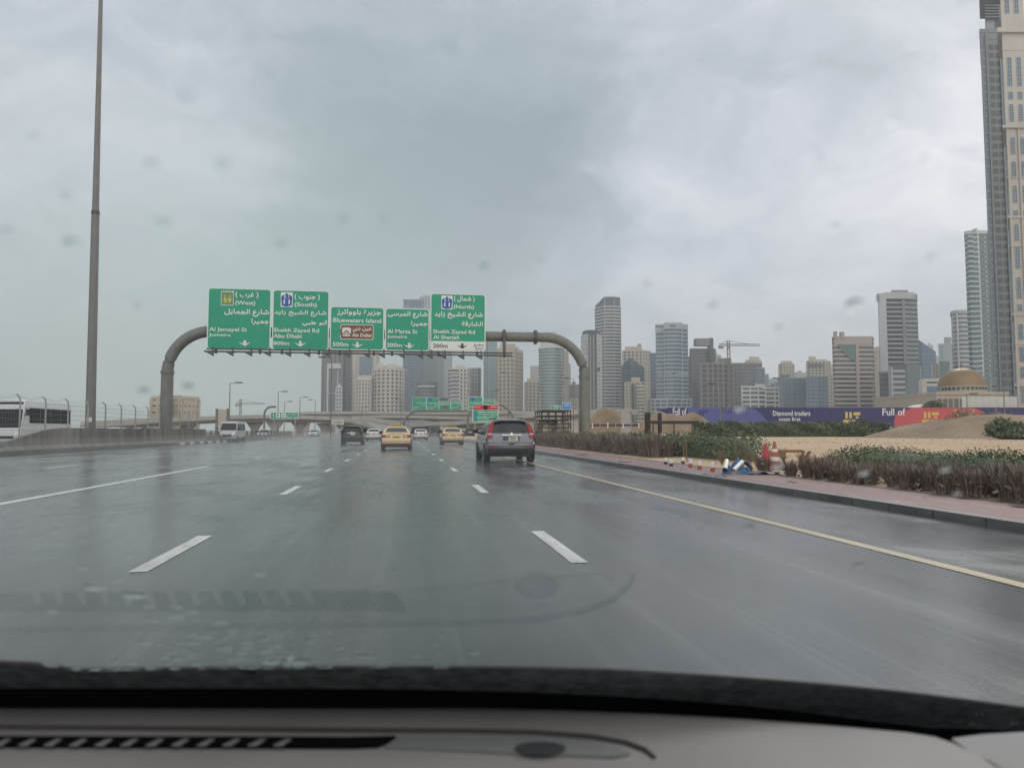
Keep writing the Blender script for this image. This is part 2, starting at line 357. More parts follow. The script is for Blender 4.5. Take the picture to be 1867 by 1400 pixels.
# ------------------------------------------------------------------ median wall, fence, mast
w = MB(); yy = [-25, 30, 34, 36, 38, 39.5, 41, 42.5, 44, 46, 50, 55, 60, 66, 72, 77]
def wtop(y): return .30+(1.34-.30)*sstep(36, 46, y)
secs = []
for y in yy:
    h = wtop(y); xw = -19.0; secs.append([(xw+.28, y, -.05), (xw+.24, y, min(.22, h*.5)), (xw+.09, y, min(.4, h*.7)), (xw+.06, y, h), (xw-.16, y, h), (xw-.2, y, -.05)])
w.grid(secs)
w.add(secs[0], [(0, 1, 2, 3, 4, 5)]); w.add(secs[-1], [(5, 4, 3, 2, 1, 0)])
th = thing('median_wall', 'stained grey concrete barrier on the median, left end sloping down', 'wall', (-19.1, 45, 0))
o = w.build('wall', M_CONC, th, loc=(0, 0, 0), smooth=30); o.location = (19.1, -45, 0)
j = MB()
for y in (48, 54, 60, 66, 72): j.box(-18.94, -18.932, y-.02, y+.02, .42, wtop(y)-.01)
o = j.build('joint', mat('joint_dark', (.05, .05, .05)), th, loc=(0, 0, 0)); o.location = (19.1, -45, 0)
M_GALV = mat('galvanised_steel', (.33, .34, .34), .55, metal=.35, var=.2, scale=4)
M_MAST0 = mat('railing_grey', (.17, .165, .155), .6, metal=.2)
M_WIRE = mat('weathered_wire', (.20, .21, .205), .6, metal=.3)
M_DSTEEL = mat('dark_steel', (.10, .10, .10), .5, metal=.3, var=.2)
fe = thing('mesh_fence', 'tall galvanised mesh fence with curved top on the median behind the concrete barrier', 'fence', (-20, 30, 0))
ws = MB(); fy = [31.5+2.9*i for i in range(17)]
for y in fy:
    MB().tube([(-20, y, 0), (-20, y, 2.7), (-20.05, y, 2.95), (-20.2, y, 3.1)], .05, 6).build('post', M_GALV, fe, loc=(0, 0, 0)).location = (20, -30, 0)
for y0, y1 in zip(fy, fy[1:]):
    for z in [.3+.3*k for k in range(9)]: ws.tube([(-20, y0, z), (-20, y1, z)], .009, 3, False)
    for k in range(1, 10): ws.tube([(-20, y0+(y1-y0)*k/10, .25), (-20, y0+(y1-y0)*k/10, 2.75)], .004, 3, False)
    ws.tube([(-20.2, y0+(y1-y0)*k/4, 3.1-.22*math.sin(math.pi*k/4)) for k in range(5)], .009, 3, False)
ws.build('wire_mesh', M_WIRE, fe, loc=(0, 0, 0)).location = (20, -30, 0)

rl = thing('median_railing', 'low dark railing on a grey plinth along the median beyond the concrete barrier', 'railing', (-19.4, 78, 0))
m = MB(); m.box(-.15, .15, 0, 60, -.05, .7); m.build('plinth', M_CONC, rl)
m = MB()
for z in (.82, .98, 1.14): m.box(-.03, .03, 0, 60, z-.03, z+.03)
m.build('rail', M_DSTEEL, rl)
for k in range(21): MB().box(-.06, .06, k*3-.06, k*3+.06, .7, 1.2).build('post', M_MAST0, rl)
p0 = aty(165, 775, 53.6)
ma = thing('high_mast', 'very tall tapering steel mast on the median, rising out of the top of the view', 'mast', (p0.x, p0.y, 0))
M_MAST = mat('weathered_pole_steel', (.20, .195, .185), .6, metal=.25, var=.25, scale=2)
lean = .42
MB().lathe([(.42, 0), (.42, .06), (.33, .07), (.31, 2), (.245, 16)], (0, 0, 0), 16).build('lower_pole', M_MAST, ma, smooth=40)
MB().tube([(0, 0, 15.9), (0, 0, 24), (0, 0, 33)], [.215, .17, .12], 16).build('upper_pole', M_MAST, ma, smooth=40)
MB().lathe([(.25, 15.75), (.262, 15.8), (.262, 16.02), (.22, 16.06)], n=16).build('collar', M_DSTEEL, ma, smooth=40)
MB().box(-.1, .22, -.36, -.32, 1.75, 2.05).build('number_plate', mat('plate_white', (.7, .7, .66)), ma)
MB().lathe([(.1, 33), (1.1, 33.1), (1.1, 33.4), (.1, 33.6)], n=16).build('lamp_ring', M_GALV, ma, smooth=40)
ma.rotation_euler = (0, -R(.55), 0)

# ------------------------------------------------------------------ flyovers and ramps
def deck(name, label, pts, width, girder=.55, par=1.0, piers=(), mname=M_DECK, thick=None):
    P = [at(px, py, c) for px, py, c in pts]; th = thing(name, label, 'flyover', (P[0].x, P[0].y, 0)); off = -Vector((P[0].x, P[0].y, 0))
    def N(i):
        a = P[max(0, i-1)]; b = P[min(len(P)-1, i+1)]; tg = (b-a); tg.z = 0; tg.normalize(); n = Vector((tg.y, -tg.x, 0))
        return n if n.dot(HF) > 0 else -n
    d = MB(); k = MB(); g = MB()
    def ribbon(m, dy0, dz0, dy1, dz1):
        secs = []
        for i, p in enumerate(P):
            n = N(i); a = p+n*dy0; b = p+n*dy1; secs.append([(a.x, a.y, p.z+dz0), (b.x, b.y, p.z+dz0), (b.x, b.y, p.z+dz1), (a.x, a.y, p.z+dz1), (a.x, a.y, p.z+dz0)])
        m.grid(secs); m.add(secs[0][:4], [(0, 1, 2, 3)]); m.add(secs[-1][:4], [(3, 2, 1, 0)])
    ribbon(k, 0, -par, .25, 0); ribbon(k, width-.25, -par, width, 0)
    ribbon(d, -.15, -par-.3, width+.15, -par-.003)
    gt = thick or girder
    ribbon(g, width*.18, -par-.3-gt, width*.82, -par-.303)
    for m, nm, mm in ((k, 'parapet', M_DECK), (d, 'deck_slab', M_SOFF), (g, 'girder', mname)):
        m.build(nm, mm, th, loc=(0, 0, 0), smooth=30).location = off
    for px in piers:
        i = min(range(len(P)), key=lambda q: abs(pts[q][0]-px)); c = col(px, pts[i][2]); c = c+N(i)*(width/2); zt = P[i].z-par-.3-gt
        m = MB(); m.prism([(c.x-1.1, c.y-.7), (c.x+1.1, c.y-.7), (c.x+1.1, c.y+.7), (c.x-1.1, c.y+.7)], -.1, zt*.45)
        r0 = [(c.x-1.1, c.y-.7, zt*.45), (c.x+1.1, c.y-.7, zt*.45), (c.x+1.1, c.y+.7, zt*.45), (c.x-1.1, c.y+.7, zt*.45)]
        r1 = [(c.x-2.6, c.y-1, zt), (c.x+2.6, c.y-1, zt), (c.x+2.6, c.y+1, zt), (c.x-2.6, c.y+1, zt)]
        m.add(r0+r1, [(0, 1, 5, 4), (1, 2, 6, 5), (2, 3, 7, 6), (3, 0, 4, 7), (4, 5, 6, 7)])
        m.build('pier', M_DECK, th, loc=(0, 0, 0)).location = off
    return th
deck('flyover', 'long pale concrete flyover on flared piers behind the green parking sign',
     [(205, 769, 190), (275, 764, 205), (362, 760, 220), (430, 757, 230), (480, 756, 235), (540, 757, 238), (600, 759, 238), (640, 764, 232), (672, 772, 220), (690, 781, 205)],
     9, .9, 1.0, (300, 360, 425, 468, 505, 543, 578, 612))
deck('flyover', 'upper level flyover crossing the whole skyline at the foot of the towers',
     [(505, 753, 330), (560, 750.5, 335), (640, 750, 340), (720, 750.5, 345), (800, 751, 350), (880, 750.5, 350), (960, 750, 345), (1070, 747, 330), (1150, 745, 320)],
     10, 1.1, 1.0, (560, 640, 720, 800, 880, 960, 1030))
deck('flyover', 'curved slip ramp swinging behind the black sport utility car',
     [(560, 759, 290), (610, 760, 285), (655, 762, 280), (685, 766, 270), (700, 771, 255), (690, 777, 240), (660, 781, 225)], 7, .7, .9, (620, 660))
deck('flyover', 'flat curved loop deck in the middle of the interchange behind the taxis',
     [(655, 758, 300), (700, 756.5, 305), (740, 757, 308), (790, 758, 308), (850, 760, 300), (880, 762, 290)], 9, .8, 1.0, (720, 790, 850))
deck('flyover', 'sloping ramp with white retaining parapet rising to the right behind the red and green board',
     [(745, 772, 245), (790, 769, 240), (830, 768, 235), (870, 764, 225), (920, 758, 215), (985, 752, 205), (1058, 747, 195)], 8, 1.2, 1.1, (900, 960, 1030))
# the carriageway climbing ahead under the ramps
def strip(name, pts, m):
    g = MB(); g.grid([[tuple(at(x0, py, c)), tuple(at(x1, py, c))] for x0, x1, py, c in pts]); return struct(name, g, m)
strip('climbing_road', [(640, 900, 792.5, 215), (650, 885, 788, 235), (668, 850, 779, 255), (690, 800, 771, 280), (708, 770, 765, 305), (716, 752, 760.5, 325)], M_ROAD)
strip('ramp_verge', [(828, 990, 791, 200), (800, 985, 783, 225), (790, 960, 776, 240), (800, 900, 770, 262)], mat('dry_verge', (.30, .25, .17), .95, var=.3, scale=.3))
# ------------------------------------------------------------------ signs and gantries
M_GREEN = mat('sign_green', (.012, .32, .19), .45, var=.14, scale=.9)
M_SWHITE = mat('sign_white', (.74, .76, .70), .5, var=.05)
M_BROWN = mat('sign_brown', (.20, .075, .05), .5, var=.06)
M_BLUE = mat('sign_blue', (.03, .10, .40), .5, var=.06)
M_CYAN = mat('sign_light_blue', (.03, .22, .62), .5, var=.06)
M_RED = mat('sign_red', (.48, .03, .05), .5, var=.06)
M_INK = mat('sign_black', (.03, .03, .03), .5)
M_YTXT = mat('sign_yellow', (.72, .66, .16), .5)
M_OLIVE = mat('shield_olive', (.16, .26, .10), .5)
YG = 67.0
class Board:                                        # a flat board facing the traffic at distance y along the road
    def __init__(s, name, label, cat, x0, y0, x1, y1, y, group=None, off=0):
        s.y = y-off; s.A = aty(x0, (y0+y1)/2, s.y).x; s.B = aty(x1, (y0+y1)/2, s.y).x; xm = (x0+x1)/2
        s.zt = aty(xm, y0, s.y).z; s.zb = aty(xm, y1, s.y).z
        s.t = thing(name, label, cat, ((s.A+s.B)/2, s.y, s.zb), 0, group); s.off = -Vector(s.t.location)
    def fit(s, mb, name, m, parent=None):
        if parent is None: o = mb.build(name, m, s.t, loc=(0, 0, 0)); o.location = s.off
        else: o = mb.build(name, m, parent, loc=(0, 0, 0)); o.location = (0, 0, 0)
        return o
    def rr(s, mb, X0, Z0, X1, Z1, r, d0, d1):        # rounded plate between depths
        pts = []
        for cx, cz, a0 in ((X1-r, Z1-r, 0), (X0+r, Z1-r, 90), (X0+r, Z0+r, 180), (X1-r, Z0+r, 270)):
            pts += [(cx+r*math.cos(R(a0+k*22.5)), cz+r*math.sin(R(a0+k*22.5))) for k in range(5)]
        n = len(pts)
        mb.add([(x, s.y-d1, z) for x, z in pts]+[(x, s.y-d0, z) for x, z in pts], [tuple(range(n))[::-1], tuple(range(n, 2*n))]+[(i, (i+1) % n, n+(i+1) % n, n+i)[::-1] for i in range(n)])
    def px(s, x, y):                                 # photo pixel to board coordinates
        p = aty(x, y, s.y); return p.x, p.z
    def rect(s, x0, y0, x1, y1):
        ym, xm = (y0+y1)/2, (x0+x1)/2; return s.px(x0, ym)[0], s.px(xm, y1)[1], s.px(x1, ym)[0], s.px(xm, y0)[1]
    def text(s, mb, st, x0, y0, x1, y1, d=.03, bold=.02):
        if st[0] == '#':                             # writing too small to read in the photo
            rd = random.Random(st); x = x0
            while x < x1:
                q = min(x1-x, (y1-y0)*rd.uniform(.5, 1.6)); X0, Z0, X1, Z1 = s.rect(x, y0+(y1-y0)*rd.uniform(0, .3), x+q, y1-(y1-y0)*rd.uniform(0, .25))
                mb.sheet([(X0, s.y-d, Z0), (X1, s.y-d, Z0), (X1, s.y-d, Z1), (X0, s.y-d, Z1)]); x += q+(y1-y0)*rd.choice((.15, .2, .7))
            return
        X0, Z0, X1, Z1 = s.rect(x0, y0, x1, y1); write(mb, st, (X0, s.y-d, Z0), (X1-X0, 0, 0), (0, 0, Z1-Z0), bold)
    def plate(s, mb, x0, y0, x1, y1, r, d0, d1):
        X0, Z0, X1, Z1 = s.rect(x0, y0, x1, y1); s.rr(mb, X0, Z0, X1, Z1, min(r, (X1-X0)/2.1, (Z1-Z0)/2.1), d0, d1)
    def poly(s, mb, pts, d): mb.sheet([(s.px(x, y)[0], s.y-d, s.px(x, y)[1]) for x, y in pts])
    def arrow(s, mb, cx, y0, y1, w, d=.03):          # downward lane arrow
        h = y1-y0; q = .11*w
        s.poly(mb, [(cx-w/2, y0+h*.3), (cx-q*.7, y0+h*.55), (cx+q*.7, y0+h*.55), (cx+w/2, y0+h*.3), (cx, y1)][::-1], d)
        s.poly(mb, [(cx-q, y0), (cx+q, y0), (cx+q, y0+h*.56), (cx-q, y0+h*.56)][::-1], d+.004)
    def base(s, x0, y0, x1, y1, field=M_GREEN, bw=.09):
        m = MB(); s.rr(m, s.A, s.zb, s.B, s.zt, .28*min(1, (s.zt-s.zb)/3), -.05, .0); s.fit(m, 'border', M_SWHITE)
        m = MB(); s.rr(m, s.A+bw, s.zb+bw, s.B-bw, s.zt-bw, .22*min(1, (s.zt-s.zb)/3), .001, .012); return s.fit(m, 'face', field)
def z4(x, y): return 370+x/7.78, 520+y/7.78
def z5(x, y): return 590+x/6.02, 530+y/6.02
def shield(b, x0, y0, x1, y1):                       # blue falcon shaped route shield on white
    m = MB(); b.plate(m, x0, y0, x1, y1, .03, .013, .022); f = b.fit(m, 'route_shield', M_SWHITE)
    w, h, cx = x1-x0, y1-y0, (x0+x1)/2; m = MB()
    for sgn in (1,):
        L = [(.0, .06), (.10, .10), (.12, .17), (.30, .20), (.44, .28), (.46, .5), (.42, .72), (.44, .88), (.2, .95), (0, .97)]
        pts = [(cx+a*w, y0+q*h) for a, q in L]+[(cx-a*w, y0+q*h) for a, q in L[::-1] if a > 0]
    b.poly(m, pts, .026); o = b.fit(m, 'falcon_emblem', M_BLUE)
    m = MB(); b.text(m, '11', cx-.26*w, y0+.5*h, cx+.26*w, y0+.8*h, .03, .02); b.text(m, 'E', cx-.2*w, y0+.22*h, cx-.06*w, y0+.42*h, .03); b.text(m, arabic('ا'), cx+.12*w, y0+.24*h, cx+.17*w, y0+.42*h, .03)
    b.fit(m, 'route_number', M_SWHITE)
G1 = 'green direction signs on the near gantry'
b = Board('direction_sign', 'green overhead direction sign to Al Jamayel St and Jumeira with the square 59 route badge', 'road sign', 378, 525.5, 494, 637, YG, G1)
b.base(0, 0, 0, 0); m = MB()
for st, x0, y0, x1, y1 in (('( '+arabic('غرب')+' )', 460, 100, 785, 185), ('(West)', 458, 222, 745, 297), (arabic('شارع الجمايل'), 305, 342, 935, 442), (arabic('جميرا'), 690, 478, 935, 560),
                           ('Al Jamayel St', 88, 600, 628, 672), ('Jumeira', 85, 682, 395, 738)):
    m = MB(); b.text(m, st, *z4(x0, y0), *z4(x1, y1)); b.fit(m, 'lettering', M_SWHITE)
m = MB(); b.arrow(m, *[z4(595, 780)[0], z4(0, 782)[1], z4(0, 865)[1], 180/7.78]); b.fit(m, 'lane_arrow', M_SWHITE)
m = MB(); b.plate(m, *z4(258, 82), *z4(436, 288), .03, .013, .02); fr = b.fit(m, 'route_badge', M_SWHITE)
m = MB(); b.plate(m, *z4(266, 100), *z4(428, 280), .03, .021, .026); b.fit(m, 'badge_field', M_OLIVE)
m = MB(); b.text(m, '59', *z4(290, 182), *z4(405, 250), .032, .02); b.text(m, 'D', *z4(297, 135), *z4(325, 166), .032); b.text(m, arabic('د'), *z4(368, 138), *z4(396, 166), .032); b.fit(m, 'badge_number', M_YTXT)
m = MB()
for k in range(5): b.poly(m, [z4(280+k*30, 98), z4(268+k*30+3, 84), z4(292+k*30, 84)], .03)
b.fit(m, 'badge_battlement', M_GREEN)

b = Board('direction_sign', 'green overhead sign to Sheikh Zayed Rd and Abu Dhabi with a blue 11 shield', 'road sign', 496.5, 529, 600, 638.5, YG, G1)
b.base(0, 0, 0, 0); m = MB()
for st, x0, y0, x1, y1 in (('( '+arabic('جنوب')+' )', 1300, 128, 1655, 215), ('(South)', 1300, 245, 1615, 322), (arabic('شارع الشيخ زايد'), 1015, 360, 1750, 440), (arabic('أبو ظبي'), 1408, 497, 1755, 580),
                           ('Sheikh Zayed Rd', 1002, 612, 1648, 684), ('Abu Dhabi', 1002, 692, 1402, 750), ('800m', 1000, 796, 1225, 850)):
    m = MB(); b.text(m, st, *z4(x0, y0), *z4(x1, y1)); b.fit(m, 'lettering', M_SWHITE)
m = MB(); b.arrow(m, z4(1383, 0)[0], z4(0, 792)[1], z4(0, 875)[1], 172/7.78); b.fit(m, 'lane_arrow', M_SWHITE)
shield(b, *z4(1104, 102), *z4(1275, 310))

b = Board('direction_sign', 'lower green overhead sign to Bluewaters Island with a brown Ain Dubai panel', 'road sign', 601.5, 559, 700.5, 638.5, YG, G1)
b.base(0, 0, 0, 0); m = MB()
for st, x0, y0, x1, y1 in ((arabic('جزيرة بلوواترز'), 148, 208, 627, 275), ('Bluewaters Island', 106, 303, 632, 352), ('500m', 100, 565, 272, 612)):
    m = MB(); b.text(m, st, *z5(x0, y0), *z5(x1, y1)); b.fit(m, 'lettering', M_SWHITE)
m = MB(); b.arrow(m, z5(370, 0)[0], z5(0, 565)[1], z5(0, 628)[1], 130/6.02); b.fit(m, 'lane_arrow', M_SWHITE)
m = MB(); b.plate(m, *z5(184, 372), *z5(548, 537), .16, .013, .02); b.fit(m, 'panel_border', M_SWHITE)
m = MB(); b.plate(m, *z5(191, 379), *z5(541, 530), .13, .021, .027); b.fit(m, 'brown_panel', M_BROWN)
m = MB(); b.text(m, arabic('عين دبي'), *z5(312, 405), *z5(525, 455), .033); b.text(m, 'Ain Dubai', *z5(312, 468), *z5(525, 508), .033); b.fit(m, 'panel_lettering', M_SWHITE)
m = MB(); b.plate(m, *z5(204, 404), *z5(300, 500), .03, .028, .034); b.fit(m, 'wheel_icon', M_SWHITE)
m = MB(); cx, cy = b.px(*z5(252, 452))
m.add([(cx+r*math.cos(a), b.y-.038, cy+r*math.sin(a)) for a in [2*math.pi*k/24 for k in range(24)] for r in (.46, .56)], [(2*k, 2*k+1, (2*k+3) % 48, (2*k+2) % 48) for k in range(24) if k not in (17, 18)])
for s_ in (-1, 1): m.sheet([(cx, b.y-.039, cy+.18), (cx, b.y-.039, cy+.04), (cx+s_*.34, b.y-.039, cy-.3), (cx+s_*.42, b.y-.039, cy-.22)][::s_])
for s_ in (-1, 1): m.sheet([(cx, b.y-.0395, cy-.08), (cx, b.y-.0395, cy-.18), (cx+s_*.16, b.y-.0395, cy-.34), (cx+s_*.22, b.y-.0395, cy-.3)][::s_])
b.fit(m, 'wheel_symbol', M_BROWN)

b = Board('direction_sign', 'narrowest green overhead sign, to Al Marsa St and Jumeira, 200m', 'road sign', 702, 562, 783, 640, YG, G1)
b.base(0, 0, 0, 0); m = MB()
for st, x0, y0, x1, y1 in ((arabic('شارع المرسى'), 703, 232, 1138, 300), (arabic('جميرا'), 962, 335, 1140, 395), ('Al Marsa St', 698, 425, 1030, 470), ('Jumeira', 697, 488, 917, 530), ('200m', 692, 575, 860, 620)):
    m = MB(); b.text(m, st, *z5(x0, y0), *z5(x1, y1)); b.fit(m, 'lettering', M_SWHITE)
m = MB(); b.arrow(m, z5(940, 0)[0], z5(0, 572)[1], z5(0, 635)[1], 124/6.02); b.fit(m, 'lane_arrow', M_SWHITE)

b = Board('direction_sign', 'green overhead sign to Sheikh Zayed Rd and Al Sharjah with a white 200m EXIT strip', 'road sign', 784.5, 535.5, 885.5, 640.5, YG, G1)
b.base(0, 0, 0, 0); m = MB()
for st, x0, y0, x1, y1 in (('( '+arabic('شمال')+' )', 1430, 62, 1655, 125), ('(North)', 1428, 157, 1650, 212), (arabic('شارع الشيخ زايد'), 1215, 235, 1745, 305), (arabic('الشارقة'), 1515, 340, 1745, 400),
                           ('Sheikh Zayed Rd', 1202, 430, 1662, 485), ('Al Sharjah', 1203, 490, 1490, 545)):
    m = MB(); b.text(m, st, *z5(x0, y0), *z5(x1, y1)); b.fit(m, 'lettering', M_SWHITE)
shield(b, *z5(1293, 56), *z5(1415, 205))
m = MB(); b.plate(m, 785.5, z5(0, 556)[1], 885, 639.8, .2, .013, .02); b.fit(m, 'exit_strip', M_SWHITE)
m = MB(); b.text(m, '200m', *z5(1200, 583), *z5(1362, 628), .026); b.text(m, arabic('مخرج'), *z5(1650, 585), *z5(1755, 618), .026, .006); b.text(m, 'EXIT', *z5(1668, 625), *z5(1755, 650), .026, .006)
b.arrow(m, z5(1522, 0)[0], z5(0, 580)[1], z5(0, 638)[1], 120/6.02, .026); b.fit(m, 'exit_lettering', M_INK)

M_GPOST = mat('gantry_grey_steel', (.19, .19, .175), .6, metal=.25, var=.3, scale=1.5)
def arch(xl, xr, zb, y, rt, rad, n=14):              # half arch posts joined by a beam
    pts = [(xl, y, 0), (xl, y, zb-rad)]
    pts += [(xl+rad-rad*math.cos(a), y, zb-rad+rad*math.sin(a)) for a in [math.pi/2*k/n for k in range(1, n+1)]]
    pts += [(xr-rad+rad*math.sin(a), y, zb-rad+rad*math.cos(a)) for a in [math.pi/2*k/n for k in range(0, n)]]
    return pts+[(xr, y, zb-rad), (xr, y, 0)]
xl, xr = aty(303, 760, YG+.7).x, aty(1066, 760, YG+.7).x
zb = aty(930, 614, YG+.7).z
gt = thing('overhead_gantry', 'big grey tubular arch gantry across the road carrying the five green signs', 'gantry', ((xl+xr)/2, YG+.7, 0)); go = -Vector(gt.location)
P = arch(xl, xr, zb, YG+.7, 0, 3.6)
def gbuild(m, nm, mm, par=gt, sm=40): o = m.build(nm, mm, par, loc=(0, 0, 0), smooth=sm); o.location = go; return o
i1 = 2+14
gbuild(MB().tube(P[:i1], [.52, .5]+[.48]*(i1-2), 14), 'post', M_GPOST); gbuild(MB().tube(P[i1-1:i1+1], .45, 14), 'beam', M_GPOST); gbuild(MB().tube(P[i1:], [.46]*(len(P)-i1-2)+[.5, .52], 14), 'post', M_GPOST)
for x, z in ((xl, zb-3.6), (xr, zb-3.6)): gbuild(MB().tube([(x, YG+.7, z-.12), (x, YG+.7, z+.12)], .56, 14), 'collar', M_GPOST)
for px in (919, 976): X = aty(px, 614, YG+.7).x; gbuild(MB().tube([(X-.11, YG+.7, zb), (X+.11, YG+.7, zb)], .66, 14), 'flange', M_DSTEEL)
m = MB(); za = aty(650, 644.5, YG-.5).z; xa, xb = aty(372, 644, YG-.5).x, aty(935, 650, YG-.5).x
for dz in (0, .22): m.tube([(xa+dz, YG-.55, za+dz), (xb-.1, YG-.55, za+dz)], .075, 6)
gbuild(m, 'light_rail', M_DSTEEL)
for px in (388, 424, 458, 492, 529, 564, 600, 637, 673, 700, 736, 769, 787, 811, 844, 877):
    X = aty(px, 645, YG-.5).x; m = MB(); m.box(X-.06, X+.06, YG-.6, YG+.3, za-.02, za+.1); m.box(X-.06, X+.06, YG-.62, YG-.5, za-.28, za+.4); l = gbuild(m, 'bracket', M_DSTEEL, sm=None)
    m = MB(); m.add([(X-.45, YG-.95, za-.12), (X+.1, YG-.95, za-.42), (X+.1, YG-.55, za-.42), (X-.45, YG-.55, za-.12), (X-.45, YG-.95, za-.06), (X+.1, YG-.95, za-.08), (X+.1, YG-.55, za-.08), (X-.45, YG-.55, za-.06)],
             [(0, 3, 2, 1), (4, 5, 6, 7), (0, 1, 5, 4), (1, 2, 6, 5), (2, 3, 7, 6), (3, 0, 4, 7)]); m.build('floodlight', M_DSTEEL, l)
for px, zt in ((919, 604),): X = aty(px, 614, YG+.2).x; gbuild(MB().box(X-.12, X+.12, YG-.1, YG+.2, za-.1, aty(px, 604, YG).z), 'hanger', M_DSTEEL, sm=None)
for px in (395, 475, 515, 582, 620, 682, 715, 770, 800, 870): X = aty(px, 614, YG+.2).x; gbuild(MB().box(X-.1, X+.1, YG+.06, YG+.2, za-.1, zb+.8 if px > 600 and px < 780 else zb+2.5), 'hanger', M_DSTEEL, sm=None)

# the smaller signs down the road
def gantry(label, x0, x1, ptop, y, r, rad, beam_px=None):
    a, c2, z = aty(x0, 770, y).x, aty(x1, 770, y).x, aty((x0+x1)/2, ptop, y).z
    g = thing('overhead_gantry', label, 'gantry', ((a+c2)/2, y, 0)); o = MB().tube(arch(a, c2, z, y, 0, rad, 8), r, 8).build('arch', M_GPOST, g, loc=(0, 0, 0), smooth=40); o.location = -Vector(g.location); return g
Y2 = 250
gantry('distant arch gantry with four green signs above the taxis', 735, 911, 749, Y2, .42, 5.5)
G2 = 'green signs on the distant gantries'
def small(label, x0, y0, x1, y1, y, rows, field=M_GREEN, extra=None, group=G2, nm='direction_sign'):
    b = Board(nm, label, 'road sign', x0, y0, x1, y1, y, group); b.base(0, 0, 0, 0, field, .1)
    for st, u0, v0, u1, v1 in rows: m = MB(); b.text(m, st, x0+(x1-x0)*u0, y0+(y1-y0)*v0, x0+(x1-x0)*u1, y0+(y1-y0)*v1, .05, .02); b.fit(m, 'lettering', M_SWHITE)
    if extra: extra(b)
    return b
aj = [(arabic('شارع الجمايل'), .3, .36, .94, .47), (arabic('جميرا'), .65, .52, .94, .62), ('Al Jamayel St', .08, .66, .62, .74), ('Jumeira', .08, .78, .38, .86)]
def down(cx): 
    def f(b, cx=cx): m = MB(); x0, y0, x1, y1 = b.q; b.arrow(m, x0+(x1-x0)*cx, y0+(y1-y0)*.86, y0+(y1-y0)*.96, (x1-x0)*.2, .05); b.fit(m, 'lane_arrow', M_SWHITE)
    return f
def small2(label, q, y, rows, cx=.6, badge=None):
    def ex(b):
        b.q = q; down(cx)(b)
        if badge: m = MB(); b.plate(m, q[0]+(q[2]-q[0])*badge[0], q[1]+(q[3]-q[1])*badge[1], q[0]+(q[2]-q[0])*badge[2], q[1]+(q[3]-q[1])*badge[3], .05, .02, .05); b.fit(m, badge[5], badge[4])
    return small(label, *q, y, rows, extra=ex)
small2('far green sign for Al Jamayel St, first from the left on the distant gantry', (752, 724, 777, 749.5), Y2, aj, badge=(.22, .08, .42, .28, M_OLIVE, 'route_badge'))
small2('far green Abu Dhabi sign with blue shield, second on the distant gantry', (777.6, 724.5, 800, 749.5), Y2, [(arabic('شارع الشيخ زايد'), .1, .36, .95, .48), (arabic('أبو ظبي'), .6, .52, .95, .62), ('Sheikh Zayed Rd', .06, .68, .75, .75), ('Abu Dhabi', .06, .79, .5, .86)], badge=(.2, .06, .42, .28, M_BLUE, 'route_shield'))
small2('far low green sign with a small brown panel, third on the distant gantry', (800.6, 731, 821.5, 749.5), Y2, [(arabic('جزيرة بلوواترز'), .1, .08, .92, .26), ('Bluewaters Island', .1, .3, .9, .4)], badge=(.3, .46, .78, .72, M_BROWN, 'brown_panel'))
small2('far low green sign for Al Marsa St, right end of the distant gantry', (822, 731.5, 842, 749.5), Y2, [(arabic('شارع المرسى'), .1, .1, .92, .28), (arabic('جميرا'), .6, .36, .92, .5), ('Al Marsa St', .08, .58, .7, .68)])
gantry('second distant arch gantry half behind the red and green board', 853, 935, 737, 205, .34, 4.5)
small2('far green sign with blue shield partly behind the red topped board', (854, 723.5, 880, 749), 204, [(arabic('شارع الشيخ زايد'), .1, .36, .95, .5), ('Sheikh Zayed Rd', .06, .68, .75, .76)], badge=(.2, .06, .42, .28, M_BLUE, 'route_shield'))
small2('small plain green sign just right of the partly hidden sign', (880.5, 728, 902, 748), 204.3, [(arabic('شارع المرسى'), .1, .1, .92, .28), ('Al Marsa St', .08, .4, .8, .5)])
small2('small green sign at the far right of the second distant gantry', (895, 733, 908.5, 748), 204.6, [('Jumeira', .1, .2, .8, .4)])
# red and green board on posts
yb = 112
def ex(b):
    m = MB(); b.plate(m, 862.3, 738.2, 907.7, 747.2, .1, .015, .03); b.fit(m, 'red_header', M_RED)
    m = MB(); b.plate(m, 863, 747.2, 907.2, 747.8, .01, .031, .036); b.text(m, '#a', 863.5, 741.3, 876, 742.9, .05); b.text(m, '#b', 895, 741, 906, 742.8, .05)
    cx, cy = b.px(885, 743); m.lathe([(.0, 0), (.34, 0)], (0, 0, 0), 14); 
    n = 14*2
    m.v[-n:] = [(cx+p[0], b.y-.05, cy+p[1]) for p in m.v[-n:]]; b.fit(m, 'header_lettering', M_SWHITE)
    m = MB(); b.poly(m, [(882.6, 742), (885, 741), (888, 743.5), (886, 745), (884, 743.6)], .06); b.fit(m, 'header_symbol', M_INK)
    m = MB(); b.plate(m, 863.5, 753, 868.5, 761.5, .03, .015, .03); b.fit(m, 'route_shield', M_CYAN)
    for px in (866, 904): X = aty(px, 760, yb).x; m = MB(); m.tube([(X, yb+.12, 0), (X, yb+.12, b.zt-.3)], .09, 8); b.fit(m, 'post', M_GALV)
b = small('green board with a red header standing on posts beside the grey sport utility car', 861.5, 737.5, 908.5, 770.5, yb,
          [('#c', .2, .385, .95, .45), (arabic('شارع الشيخ زايد'), .2, .5, .95, .6), ('#d', .18, .66, .85, .72), ('Sheikh Zayed Rd', .2, .75, .72, .83), ('#e', .2, .88, .6, .94)], extra=ex, group=None)
